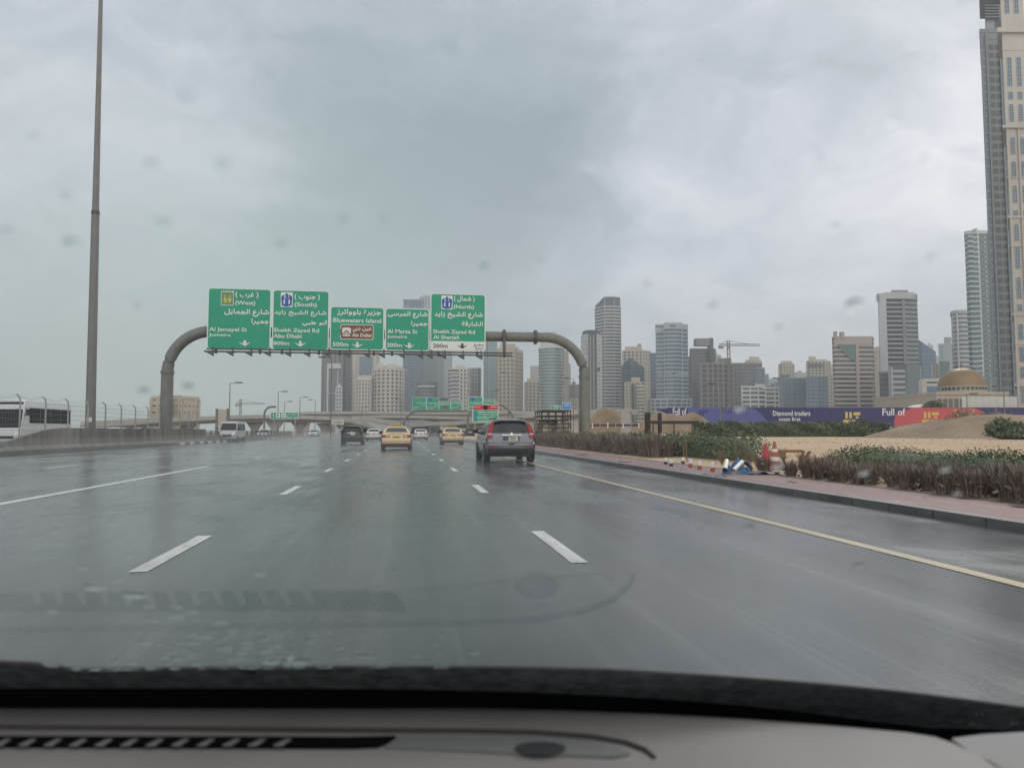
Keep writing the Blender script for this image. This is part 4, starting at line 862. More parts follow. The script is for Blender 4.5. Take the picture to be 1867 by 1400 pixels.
# ------------------------------------------------------------------ hoarding
CH = 128.0; H0 = HF*CH; hw = lambda px: (px-CX)/FPX*CH*1.002; ho = thing('hoarding', 'long navy and red printed site hoarding reading Full of and Diamond traders', 'hoarding', tuple(HF*CH), -PSI)
def hx(px): return (px-CX)/FPX*CH*1.002
def hzz(py, px=1500): return hz(px, py, CH)
def hrect(m, x0, y0, x1, y1, d): m.add([(hx(x0), -d, hzz(y1)), (hx(x1), -d, hzz(y1)), (hx(x1), -d, hzz(y0)), (hx(x0), -d, hzz(y0))], [(0, 1, 2, 3)])
M_NAVY = mat('print_navy', (.030, .032, .125), .55, var=.06, scale=.3); M_LILAC = mat('print_lilac', (.095, .105, .30), .55, var=.06, scale=.3); M_PINK = mat('print_red', (.50, .085, .095), .55, var=.06, scale=.3)
M_GOLD = mat('print_gold', (.60, .46, .13), .55); M_PWHITE = mat('print_white', (.72, .72, .70), .55)
m = MB(); zt = hzz(743)
for i in range(40):
    a, b_ = 1198+(1900-1198)*i/40, 1198+(1900-1198)*(i+1)/40; m.box(hx(a)+.01, hx(b_)-.01, 0, .08, .0, zt+ (-.25 if a < 1215 else 0))
m.build('panel', M_NAVY, ho)
m = MB()
for i in range(41): x = hx(1198+(1900-1198)*i/40); m.box(x-.06, x+.06, .1, .25, 0, zt-.3)
m.build('support_post', M_GALV, ho)
def ell(px, py, r, x0, y0, x1, y1, n=20): return [(px(a), py(a)) for a in range(n)]
def hpoly(m, pts, d): m.add([(hx(x), -d, hzz(y)) for x, y in pts], [tuple(range(len(pts)))[::-1]])
m = MB(); pts = [(1253, 743.2), (1256, 800), (1410, 800)]+[(1410-2-(1-math.cos(a))*0-40*(1-math.cos(a)), 800-57*math.sin(a)) for a in [math.pi/2*k/10 for k in range(1, 11)]]
pts = [(1253, 743.2)]+[(1360+44*math.sin(a), 743.2+57*(1-math.cos(a))) for a in [math.pi/2*k/10 for k in range(11)]]+[(1260, 800)]
hpoly(m, pts, .006); m.build('lilac_print', M_LILAC, ho)
m = MB(); pts = [(1664, 743.2), (1762, 743.2)]+[(1762+40*math.sin(a), 743.2+24*(1-math.cos(a))) for a in [math.pi/2*k/8 for k in range(1, 9)]]+[(1802, 800), (1618, 800)]+[(1634-6*math.cos(a), 775-20*math.sin(a)) for a in [math.pi/2*k/6 for k in range(6)]]+[(1650, 748)]
hpoly(m, pts, .006); m.build('red_print', M_PINK, ho)
def htext(m, s, x0, y0, x1, y1, d=.012, bold=.016): write(m, s, (hx(x0), -d, hzz(y1)), (hx(x1)-hx(x0), 0, 0), (0, 0, hzz(y0)-hzz(y1)), bold)
m = MB(); htext(m, 'Full of', 1226, 743.8, 1251, 757); htext(m, 'Diamond traders', 1408, 749, 1476, 758); htext(m, 'meet first', 1419, 760.5, 1458, 767.5); htext(m, 'Full of', 1607, 744.5, 1649, 757.5)
m.build('white_lettering', M_PWHITE, ho)
m = MB(); htext(m, 'Full of', 1312, 743.4, 1363, 754); m2 = M_NAVY
for x0 in (1273,): hrect(m, x0, 748, x0+4, 759, .012); hrect(m, x0+5.5, 748, x0+9, 759, .012); hrect(m, x0+9.5, 748, x0+17, 752, .012); hrect(m, x0-1, 761, x0+5, 768, .012); hrect(m, x0+8, 761, x0+12, 768, .012)
m.build('navy_print', M_NAVY, ho)
m = MB(); htext(m, 'Full of', 1736, 746.8, 1775, 759)
for x0 in (1539.5, 1682.5):
    hrect(m, x0, 751, x0+4.6, 762.5, .012); hrect(m, x0+7.4, 751, x0+12, 762.5, .012); hrect(m, x0+15, 751.5, x0+27.5, 757, .012); hrect(m, x0+19, 759, x0+24, 763, .012); hrect(m, x0-4, 765, x0+9, 771, .012); hrect(m, x0+12, 765, x0+18, 769, .012)
m.build('gold_print', M_GOLD, ho)

# ------------------------------------------------------------------ mosque behind the hoarding
cm = 215.0; kq = cm/1370; pm = col(1757, cm); mo = thing('mosque', 'low stone mosque with a large bronze ribbed dome behind the hoarding', 'mosque', (pm.x, pm.y, 0), -PSI)
M_STONE = mat('pale_stone', (.42, .37, .30), .85, var=.15, scale=.4); M_DOME = mat('bronze_dome', (.25, .165, .085), .42, metal=.35, var=.16, scale=.6)
zd, z0, z1, z2 = hz(1757, 671, cm), hz(1757, 705, cm), hz(1757, 713, cm), hz(1757, 721, cm); rd = 38*kq
dm = MB(); n = 48; prof = [(rd*1.005, z0), (rd*1.0, z0+(zd-z0)*.12), (rd*.955, z0+(zd-z0)*.34), (rd*.86, z0+(zd-z0)*.56), (rd*.70, z0+(zd-z0)*.75), (rd*.48, z0+(zd-z0)*.89), (rd*.22, z0+(zd-z0)*.97), (0, zd)]
vs = []
for r, z in prof:
    for k in range(n): q = r*(1+.012*math.cos(math.pi*k)); a = 2*math.pi*k/n; vs.append((q*math.cos(a), q*math.sin(a), z))
dm.add(vs, [(i*n+k, i*n+(k+1) % n, (i+1)*n+(k+1) % n, (i+1)*n+k) for i in range(len(prof)-1) for k in range(n)]); d_ = dm.build('dome', M_DOME, mo, smooth=50)
MB().lathe([(.25, zd-.1), (.1, zd+.6), (.3, zd+.9), (.05, zd+1.4), (0, zd+2.2)], n=8).build('finial', M_DOME, d_)
MB().lathe([(rd*1.05, z1-.6), (rd*1.05, z1), (rd*.99, z1), (rd*.99, z0-.3), (rd*1.04, z0-.3), (rd*1.04, z0+.05), (rd*.9, z0+.05)], n=48).build('drum', M_STONE, mo, smooth=30)
for k in range(16):
    a = math.pi+math.pi*(k+.5)/16; c_ = (rd*.995*math.cos(a), rd*.995*math.sin(a)); m = MB(); m.obox((c_[0], c_[1], (z0+z1)/2-.1), (-.35*math.sin(a), .35*math.cos(a), 0), (.06*math.cos(a), .06*math.sin(a), 0), (0, 0, (z0-z1)*.33)); m.build('drum_window', M_CGLASS, mo)
m = MB(); m.box(-69*kq, 58*kq, -6, 30, 0, z2); m.box(-70*kq, 59*kq, -6.4, 30.4, z2, z2+.7); m.box(-48*kq, 50*kq, -2, 26, z2+.7, z1-.7); m.build('prayer_hall', M_STONE, mo)
m = MB()
for k in range(12): x = (-64+k*10)*kq; m.box(x-.55, x+.55, -6.12, -6.0, 1.5, z2-1.2)
m.build('arcade_window', mat('arcade_glass', (.10, .10, .10), .3), mo)  # plain dark grey glass colour
# white site wall in front of it
p = col(1806, 170); sw = thing('site_wall', 'white panelled site fence in front of the mosque', 'wall', (p.x, p.y, 0), -PSI); kw = 170/1370; zt = hz(1806, 723, 170)
for i in range(8): a = (-50+i*12.6)*kw; m = MB(); m.box(a+.02, a+12.6*kw-.02, 0, .1, 0, zt-.15*i*0); m.build('panel', mat('white_panel', (.50, .51, .50), .7, var=.08, scale=.6), sw)
m = MB(); m.box(-40*kw, 56*kw, -1.0, -.6, hz(1806, 747, 170)-1, hz(1806, 742.5, 170)); m.build('orange_banding', mat('orange_banner', (.50, .27, .10), .7), sw)
for px in (1690,): pass
p = col(1688, 190); m = MB(); pr = [(4.6*math.cos(math.pi*k/10), 3.6*math.sin(math.pi*k/10)) for k in range(11)]
kk = 190/1370; h0 = hz(1688, 737, 190); vs = [(p.x+RT.x*a-HF.x*0, p.y+RT.y*a, max(0, h0*b/3.6)) for a, b in pr]
m.add(vs+[(x+HF.x*5, y+HF.y*5, z) for x, y, z in vs], [tuple(range(11))[::-1], tuple(range(11, 22))]+[(i, i+1, 12+i, 11+i) for i in range(10)]); tag(m.build('site_tent', M_PWHITE), 'white rounded tent top left of the dome above the red hoarding', 'tent')

# ------------------------------------------------------------------ lot: cones, barrier, tarpaulins, stubs, steel posts
M_CONE = mat('cone_red', (.42, .045, .05), .5, var=.1); M_CONEO = mat('cone_orange', (.36, .10, .05), .5, var=.1); M_REFL = mat('reflective_band', (.68, .66, .62), .4)
def cone(label, px, ptop, c, r, mm, bands):
    p = col(px, c); z0 = gz(p.x, p.y); h = hz(px, ptop, c)-z0; t = thing('traffic_cone', label, 'traffic cone', (p.x, p.y, z0), .3, 'traffic cones on the sand')
    MB().lathe([(r, .03), (r*.86, .05), (r*.18, h-.02), (r*.1, h)], n=16).build('cone', mm, t, smooth=40); b = MB(); b.box(-r*1.25, r*1.25, -r*1.25, r*1.25, 0, .03); b.build('base', M_TRIM, t)
    for a, b_ in bands: f = lambda q: r*.86+(r*.18-r*.86)*q; MB().lathe([(f(a)+.004, .05+(h-.07)*a), (f(b_)+.004, .05+(h-.07)*b_)], n=16).build('reflective_band', M_REFL, t, smooth=40)
cone('plain red traffic cone beside the blue tarpaulins', 1396, 808.5, 19.3, .19, M_CONE, [])
cone('orange traffic cone with two white bands next to the timber trestle', 1411.5, 804.5, 20.6, .19, M_CONEO, [(.27, .43), (.62, .74)])
p = col(1440, 21); tb = thing('trestle_barrier', 'rust brown trestle barrier with splayed legs behind the cones', 'barrier', (p.x, p.y, gz(p.x, p.y)), -PSI)
M_TB = mat('trestle_brown', (.26, .115, .055), .7, var=.2); ht = hz(1440, 820, 21)-gz(p.x, p.y)
MB().box(-.42, .36, -.03, .03, ht-.07, ht).build('top_rail', M_TB, tb)
for x, s in ((-.36, -1), (.30, 1)):
    for y in (-1, 1): m = MB(); m.obox((x+s*.09*.5, y*.12, ht*.47), (.045, 0, 0), (0, .02, 0), (s*.11, y*.1, ht*.47)); m.build('leg', M_TB, tb)
# rolled blue tarpaulin with two white pipes
p = col(1341, 18.6); bt = thing('tarpaulin_bundle', 'crumpled blue tarpaulin thrown over a coil at the pavement edge', 'tarpaulin', (p.x, p.y, gz(p.x, p.y)), -PSI)
rows = []
for i in range(25):
    r = []
    for j in range(17):
        u, v = -1+2*i/24, -1+2*j/16; q = max(0, 1-u*u-v*v)**.5
        z = q*(.26+.09*math.sin(u*7+1)+.06*math.sin(v*9+u*5)+.05*math.sin(u*15-v*6)); r.append((u*.36+.03*math.sin(v*6), v*.3, z-.01))
    rows.append(r)
m = MB(); m.grid(rows); m.build('tarpaulin', mat('tarpaulin_blue', (.05, .13, .27), .5, var=.3, scale=6), bt, smooth=50)
m = MB(); m.tube([(.20+.17*math.cos(a), .05+.05*math.sin(a*2), .15+.13*math.sin(a)) for a in [math.pi*2*k/20 for k in range(21)]], .055, 8, False); tag(m.build('hose_coil', mat('hose_dark', (.035, .045, .06), .5), smooth=50), 'dark thick hose coiled against the blue tarpaulin', 'hose').location = Vector(bt.location)+Vector((.2, .0, -.02))
for i, (x0, x1, y0, y1, lab) in enumerate(((1325, 1322, 840, 856, 'short white pipe leaning on the left of the blue tarpaulin'), (1353, 1337, 842, 858, 'longer white pipe lying aslant across the blue tarpaulin'))):
    a, b_ = at(x0, y0, 18.5), at(x1, y1, 18.0); m = MB(); m.tube([a, b_], .055, 12); m.mtl(1).tube([b_, b_+(b_-a).normalized()*.04], .058, 12); tag(m.build('pipe', [M_REFL, M_TRIM], smooth=40), lab, 'pipe')
rows = [[(u*.5+.04*math.sin(v*5), v*.22, max(0, .07*(1-u*u))*(1+.4*math.sin(u*9+v*4))) for v in [-1+j/4 for j in range(9)]] for u in [-1+i/8 for i in range(17)]]
p = col(1385, 18.3); m = MB(); m.grid(rows); o = tag(m.build('plastic_sheet', mat('sheet_slate', (.09, .12, .14), .35, var=.3, scale=6), smooth=50, loc=(0, 0, 0)), 'flat slate grey plastic sheet on the ground left of the red cone', 'sheet'); o.location = (p.x, p.y, gz(p.x, p.y)); o.rotation_euler = (0, 0, -PSI)
for i, (px, py) in enumerate(((1213, 832), (1223, 834.5), (1244.5, 831), (1258, 836), (1274.5, 839), (1298, 842))):
    c_ = .80*1370/(py-786); p = col(px, c_); h = .22 if i < 3 else .26; t = thing('marker_stub', 'short white topped marker stub in the sand line beside the pavement', 'marker post', (p.x, p.y, gz(p.x, p.y)), 0, 'white marker stubs along the sand')
    MB().lathe([(.055, h*.45), (.055, h-.02), (.045, h), (0, h)], n=10).build('cap', M_REFL, t, smooth=40); MB().lathe([(.06, 0), (.06, h*.45), (.05, h*.46)], n=10).build('stub', M_CONEO if i > 2 else M_RUST, t, smooth=40)
for px, tp, lab in ((1181, 752, 'thick dark steel post, left of a pair before the sand heap'), (1203, 752.5, 'thinner dark steel post, right of a pair before the sand heap')):
    p = col(px, 80); w_ = .30 if px < 1190 else .2; m = MB(); h = hz(px, tp, 80); m.box(p.x-w_, p.x+w_, p.y-.08, p.y-.05, .3, h); m.box(p.x-w_, p.x+w_, p.y+.05, p.y+.08, .3, h); m.box(p.x-.04, p.x+.04, p.y-.05, p.y+.05, .3, h); tag(m.build('steel_post', mat('dark_rust', (.035, .028, .026), .8)), lab, 'post')
p = col(1229, 79); m = MB(); z = hz(1229, 770, 79); m.obox((p.x, p.y, z), RT*2.6, HF*.06, (0, 0, .16)); [m.obox((p.x+RT.x*k, p.y+RT.y*k, z*.5), RT*.06, HF*.05, (0, 0, z*.5)) for k in (-2.2, 0, 2.2)]; tag(m.build('steel_rail', mat('dark_rust', (.035, .028, .026), .8)), 'dark horizontal steel rail behind the rubbish heap', 'rail')
random.seed(5); hp = thing('rubbish_heap', 'heap of white and red rubbish sacks in front of the steel posts', 'rubbish', tuple(col(1230, 74)+Vector((0, 0, .4))), -PSI)
for k in range(11):
    m = MB(); s = random.uniform(.25, .5); x, y = random.uniform(-1.9, 1.3), random.uniform(-.4, .4); m.lathe([(s*.7, 0), (s, s*.3), (s*.9, s*.75), (s*.4, s*1.1), (0, s*1.15)], (x, y, -.02), 9)
    m.build('sack', (M_PWHITE, mat('sack_grey', (.4, .4, .38), .7), mat('sack_red', (.45, .12, .12), .7))[(k*7) % 5 % 3], hp, smooth=50)
p = col(1141, 100); m = MB(); z = hz(1141, 745, 100); m.add([tuple(p+RT*(-.65)+Vector((0, 0, .1))), tuple(p+RT*.72+Vector((0, 0, .1))), tuple(p+RT*.6+Vector((0, 0, z))), tuple(p+RT*(-.6)+Vector((0, 0, z)))]+[tuple(p+HF*.8+RT*s+Vector((0, 0, zz))) for s, zz in ((-.65, .1), (.72, .1), (.6, z), (-.6, z))], [(0, 1, 2, 3), (7, 6, 5, 4), (0, 4, 5, 1), (1, 5, 6, 2), (2, 6, 7, 3), (3, 7, 4, 0)]); tag(m.build('grey_container', mat('panel_grey', (.34, .33, .31), .7)), 'upright grey panel cabin beside the left sand heap', 'cabin')
m = MB(); ba = thing('site_barrier', 'low dark rail with white topped posts before the sand heaps', 'barrier', tuple(col(1115, 84)), -PSI)
z = hz(1115, 775, 84)
MB().box(-3.1, 3.1, -.05, .05, z-.12, z+.1).build('rail', M_TRIM, ba)
for k in range(8): x = -3+k*.86; MB().box(x-.06, x+.06, -.12, -.06, z-.35, z+(.2 if k % 3 else .3)).build('post', M_REFL if k % 2 else M_SOFF, ba)

# ------------------------------------------------------------------ plants
def leafmat(n, c): 
    m = mat(n, c, .75, 0, .45, 1.3); return m
L_G = [leafmat('leaf_dark', (0.077, 0.103, 0.057)), leafmat('leaf_mid', (0.124, 0.156, 0.088)), leafmat('leaf_light', (0.175, 0.206, 0.125))]
L_P = [leafmat('plume_dark', (0.156, 0.122, 0.113)), leafmat('plume_brown', (0.240, 0.192, 0.168)), leafmat('plume_pale', (0.330, 0.264, 0.220)), leafmat('blade_green', (.12, .12, .075))]
def hedge(label, pts, wd, h, n, s, nm='hedge', cat='hedge', mats=None, rag=.16, seed=1, base=None):
    rd = random.Random(seed); m = MB(); P = [Vector(q) for q in pts]; L = [(P[i+1]-P[i]).length for i in range(len(P)-1)]; tot = sum(L)
    for k in range(n):
        d = rd.uniform(0, tot); i = 0
        while d > L[i] and i < len(L)-1: d -= L[i]; i += 1
        tg = (P[i+1]-P[i]).normalized(); nn = Vector((tg.y, -tg.x, 0)); c = P[i]+tg*d
        th_ = rd.uniform(0, math.pi); e = rd.random()**.35
        lump = 1+rag*(math.sin(c.x*1.7+c.y*1.1)+.7*math.sin(c.y*2.9-c.x*.6)+.5*math.sin(c.x*5.1+c.y*4.3))
        if d < .5 and i == 0 or i == len(L)-1 and d > L[i]-.5: lump *= .9
        q = c+nn*(math.cos(th_)*wd/2*e)+tg*rd.uniform(-.1, .1); z = (gz(q.x, q.y) if base is None else base)+max(.02, (.12+.88*math.sin(th_)**.6*e)*h*lump)*rd.uniform(.75, 1.02)
        a, b_, g = rd.uniform(0, 6.28), rd.uniform(-.9, .9), rd.uniform(.6, 1.4)*s; u = Vector((math.cos(a), math.sin(a), b_*.6)); v = Vector((-math.sin(a)*.5, math.cos(a)*.5, 1+b_*.2)).normalized()
        cl = math.sin(c.x*2.1+c.y*1.3+z*3)+rd.uniform(-.9, .9); m.mtl(0 if cl < -.35 else 1 if cl < .6 else 2)
        o = Vector((q.x, q.y, z)); m.add([o-u*g*.5, o+v*g*.35, o+u*g*.5, o-v*g*.35], [(0, 1, 2, 3)])
    cm_ = MB(); secs = []                             # woody core so that one does not see through the middle
    for i, c in enumerate(P): 
        tg = (P[min(i+1, len(P)-1)]-P[max(0, i-1)]).normalized(); nn = Vector((tg.y, -tg.x, 0)); b0 = (gz(c.x, c.y) if base is None else base)
        secs.append([tuple(c+nn*((x*wd*.33)*(.2 if i in (0, len(P)-1) else 1))+Vector((0, 0, b0+z*h*(.3 if i in (0, len(P)-1) else 1)))) for x, z in ((-1, 0), (-1, .55), (-.6, .74), (.6, .74), (1, .55), (1, 0))])
    cm_.grid(secs); cm_.add(secs[0], [tuple(range(6))]); cm_.add(secs[-1], [tuple(range(6))[::-1]])
    c0 = sum(P, Vector())/len(P); t = thing(nm, label, cat, (c0.x, c0.y, gz(c0.x, c0.y) if base is None else base)); off = -Vector(t.location)
    o = m.build('foliage', mats or L_G, t, loc=(0, 0, 0)); o.location = off
    o = cm_.build('branches', mats[0] if mats else L_G[0], t, loc=(0, 0, 0)); o.location = off
    return t
def wpt(px, c): v = col(px, c); return (v.x, v.y, 0)
hedge('long clipped dark green hedge across the lot in front of the hoarding', [wpt(1262, 97), wpt(1340, 96), wpt(1430, 95), wpt(1520, 94), wpt(1620, 92)], 2.6, 2.05, 15000, .24, seed=2, rag=.06)
hedge('low dry bush at the right end of the long hedge', [wpt(1628, 93), wpt(1668, 94)], 2.2, 1.2, 900, .3, 'shrub', 'shrub', seed=3, mats=[L_P[3], L_G[0], L_P[1]])
for i, (px, c_, w_, h_) in enumerate(((1700, 84, 6, .8), (1770, 74, 5, .7), (1790, 82, 7, 1.1))):
    v = col(px, c_); hedge(['dry scrub patch on the earth mound under the red hoarding', 'dry scrub patch at the foot of the right hand earth mound', 'dry scrub along the crest of the right hand earth mound'][i], [tuple(v-RT*w_/2), tuple(v), tuple(v+RT*w_/2)], 2.5, h_, 1400, .17, 'shrub', 'shrub', mats=[L_P[3], L_P[1], L_P[2]], seed=30+i, base=[.9, .9, 2.2][i], rag=.3)
hedge('green hedge behind the purple grasses left of the marker stubs', [(11.6, 23.6, 0), (11.6, 25, 0), (11.6, 30, 0), (11.5, 40, 0), (11.4, 52, 0), (11.3, 60, 0)], 1.5, 1.02, 20000, .085, seed=4, rag=.05)
hedge('green hedge behind the purple grasses at the right edge', [(11.2, 3, 0), (11.3, 8, 0), (11.4, 12, 0), (11.4, 16.6, 0), (11.4, 18, 0)], 1.8, .68, 34000, .045, seed=5, rag=.08)
hedge('dark green bush growing on the earth mound at the far right', [wpt(1822, 66), wpt(1850, 64), wpt(1885, 62)], 3, 1.55, 2600, .28, 'shrub', 'shrub', seed=6, base=.45, rag=.2)
for i, (px, py, c_, lab) in enumerate(((1705, 744, 150, 'round dark tree top showing above the red hoarding'),)):
    p = col(px, c_); h = hz(px, 731, c_); m = MB(); rd_ = random.Random(9); t = thing('palm_tree', 'round dark tree top showing above the red hoarding near the dome', 'tree', (p.x, p.y, 0))
    MB().tube([(0, 0, 0), (.1, 0, h*.5), (0, 0, h-1)], [.3, .2, .16], 8).build('trunk', M_RUST, t, smooth=50)
    for k in range(1500):
        a, e, r = rd_.uniform(0, 6.28), rd_.uniform(-.5, 1.57), 2.2*rd_.random()**.4; o = Vector((1.25*r*math.cos(a)*math.cos(e), r*math.sin(a)*math.cos(e), h-1.9+.85*r*math.sin(e)))
        u = Vector((math.cos(k), math.sin(k), math.sin(k*3)))*.22; v = Vector((0, .1, .14)); m.mtl(k % 3 % 2).add([o-u, o+v, o+u, o-v], [(0, 1, 2, 3)])
    m.build('crown', L_G, t)
# purple fountain grass, each tuft its own plant
def tuft(name, seed, h, r, n=240):
    rd = random.Random(seed); m = MB()
    for k in range(n):
        a = rd.uniform(0, 6.28); b0 = rd.random()**.5*r*.45; ln = h*rd.uniform(.55, 1.08); sp = rd.uniform(.12, .75)*r; w_ = rd.uniform(.004, .009); x, y = b0*math.cos(a), b0*math.sin(a); a += rd.uniform(-.5, .5); ca, sa = math.cos(a), math.sin(a)
        P = [Vector((x+ca*sp*f**1.7, y+sa*sp*f**1.7, ln*(f-.18*f**3*sp/r))) for f in (0, .4, .75, 1)]; pr = Vector((-sa, ca, 0)); tp = rd.random(); m.mtl(0 if tp < .4 else 1 if tp < .78 else 3 if tp < .9 else 2)
        pl = rd.random() < .45; ws = (w_, w_*1.2, w_*(2.2 if pl else .8), w_*.3)
        m.add([q+pr*(w*s) for q, w in zip(P, ws) for s in (-1, 1)], [(2*i, 2*i+1, 2*i+3, 2*i+2) for i in range(3)])
    for k in range(60):
        a, z, q = rd.uniform(0, 6.28), rd.uniform(.03, .62)*h, rd.uniform(.2, .75)*r; o = Vector((q*math.cos(a), q*math.sin(a), z)); u = Vector((math.sin(k*1.7), math.cos(k*2.3), .3))*.05; v = Vector((0, .015, .04)); m.mtl(k % 2).add([o-u, o+v, o+u, o-v], [(0, 1, 2, 3)])
    me = m.build(name, L_P); d_ = me.data; bpy.data.objects.remove(me); return d_
TM = [tuft('purple_grass', 20+i, .62+.05*i, .42) for i in range(5)]
rd = random.Random(11); spots = []
y = 4.2
while y < 16.8:
    for x in (9.15, 9.7, 10.25):
        if y > 14.5 and x > 9.8: continue
        spots.append((x+rd.uniform(-.14, .14), y+rd.uniform(-.2, .2), rd.uniform(.66, .88)*(1-.30*sstep(9, 15, y))+(.12 if rd.random() < .15 else 0), 'purple brown fountain grass tuft in the long bed along the right hand pavement', 'purple grass tufts along the right pavement'))
    y += .41
spots.append((9.1, 18.0, .62, 'single purple grass clump hiding the foot of the red cone', 'purple grass tufts along the right pavement'))
y = 29
while y < 62:
    for x in (9.95, 10.5):
        spots.append((x+rd.uniform(-.15, .15), y+rd.uniform(-.2, .2), rd.uniform(1.0, 1.25), 'purple brown fountain grass tuft in the far bed before the gantry leg', 'purple grass tufts in the far bed'))
    y += .62
for i, (x, y, s, lab, grp) in enumerate(spots):
    o = bpy.data.objects.new('purple_grass', TM[i % 5]); COL.objects.link(o); o.location = (x, y, gz(x, y)-.01); o.rotation_euler = (0, 0, rd.uniform(0, 6.28)); o.scale = (s*1.05, s*1.05, s); tag(o, lab, 'ornamental grass', grp)
for px, c_, ht_ in ((1252, 25.5, .75), (1247, 25.6, .7), (1632, 18, .45)):
    p = col(px, c_); m = MB(); z = gz(p.x, p.y); m.tube([(p.x, p.y, z), (p.x-.04, p.y, z+ht_)], .016, 6); tag(m.build('wooden_stake', mat('stake_wood', (.22, .15, .07), .8)), {1252: 'thin wooden stake in front of the green hedge end, right one of two', 1247: 'thin wooden stake in front of the green hedge end, left one of two', 1632: 'lone wooden stake left of the right hand hedge'}[px], 'stake')

# stones and litter on the sand, dry weeds
rd = random.Random(17); st = MB()
for k in range(1500):
    y = rd.uniform(8, 70); x = rd.uniform(9.0, 14+y*.75); s = rd.uniform(.015, .05)*(1+y/60); z = gz(x, y)
    st.mtl(0 if rd.random() < .75 else 1); a = rd.uniform(0, 3); ca, sa = math.cos(a)*s, math.sin(a)*s
    st.add([(x-ca, y-sa, z-.01), (x+sa*.7, y-ca*.7, z-.01), (x+ca, y+sa, z-.01), (x-sa*.8, y+ca*.8, z-.01), (x, y, z+s*rd.uniform(.5, .9))], [(0, 1, 4), (1, 2, 4), (2, 3, 4), (3, 0, 4)])
tag(st.build('stones', [mat('sand_clod', (.36, .26, .16), .95, var=.3), mat('grey_stone', (.30, .28, .25), .9, var=.3)]), None, None, None, 'stuff')
def weed(seed):
    rd = random.Random(seed); m = MB()
    for k in range(26):
        a, l, sp = rd.uniform(0, 6.28), rd.uniform(.2, .5), rd.uniform(.05, .3); p = [(0, 0, 0), (math.cos(a)*sp*.4, math.sin(a)*sp*.4, l*.6), (math.cos(a)*sp, math.sin(a)*sp, l)]; m.tube(p, .004, 3, False)
        for q in range(3): b = rd.uniform(0, 6.28); m.tube([p[1], (p[1][0]+math.cos(b)*.08, p[1][1]+math.sin(b)*.08, p[1][2]+.1)], .003, 3, False)
    o = m.build('dry_weed', [mat('dry_twig', (.20, .15, .10), .9)]); me = o.data; bpy.data.objects.remove(o); return me
WD = [weed(i) for i in range(3)]
for k in range(26):
    y = rd.uniform(13, 24); x = rd.uniform(9.3, 11.8); o = bpy.data.objects.new('dry_weed', WD[k % 3]); COL.objects.link(o); o.location = (x, y, gz(x, y)-.01); o.rotation_euler = (0, 0, rd.uniform(0, 6)); tag(o, 'thin dry brown weed sticking up from the sand behind the grass bed', 'weed', 'dry weeds in the sand')
# ------------------------------------------------------------------ towers
def glassm(n, c, r=.1):
    m = mat(n, c, r, 0, .25, .35, spec=.6); return m
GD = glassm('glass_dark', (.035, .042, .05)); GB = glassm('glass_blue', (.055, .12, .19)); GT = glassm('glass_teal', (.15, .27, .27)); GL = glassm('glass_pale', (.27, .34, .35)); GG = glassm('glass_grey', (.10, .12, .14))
GN = glassm('glass_green', (.05, .13, .12))
def wallm(n, c): return mat(n, c, .85, 0, .13, .12)
WC = wallm('wall_cream', (.50, .43, .33)); WW = wallm('wall_white', (.56, .56, .54)); WP = wallm('wall_pink', (.44, .35, .32)); WG = wallm('wall_grey', (.27, .28, .29)); WB = wallm('wall_blue_grey', (.20, .24, .29))
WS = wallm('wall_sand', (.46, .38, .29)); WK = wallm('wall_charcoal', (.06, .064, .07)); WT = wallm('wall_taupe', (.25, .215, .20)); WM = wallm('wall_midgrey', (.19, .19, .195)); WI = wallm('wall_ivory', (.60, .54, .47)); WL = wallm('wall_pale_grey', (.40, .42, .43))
WMG = wallm('wall_concrete_grey', (.225, .23, .23))
WV = wallm('wall_warm_stone', (.46, .42, .37))
def arc(a, b, dep, n=9): return [(a+(b-a)*(.5-.5*math.cos(math.pi*i/n)), dep*(1-math.sin(math.pi*i/n))) for i in range(n+1)]
def offs(P, e):
    n = len(P); out = []
    for i in range(n):
        a, b, c = P[i-1], P[i], P[(i+1) % n]; u = (b-a).normalized(); v = (c-b).normalized(); n1 = Vector((u.y, -u.x)); n2 = Vector((v.y, -v.x)); m = n1+n2
        out.append(b+m*(e/max(.35, 1+n1.dot(n2))))
    return out
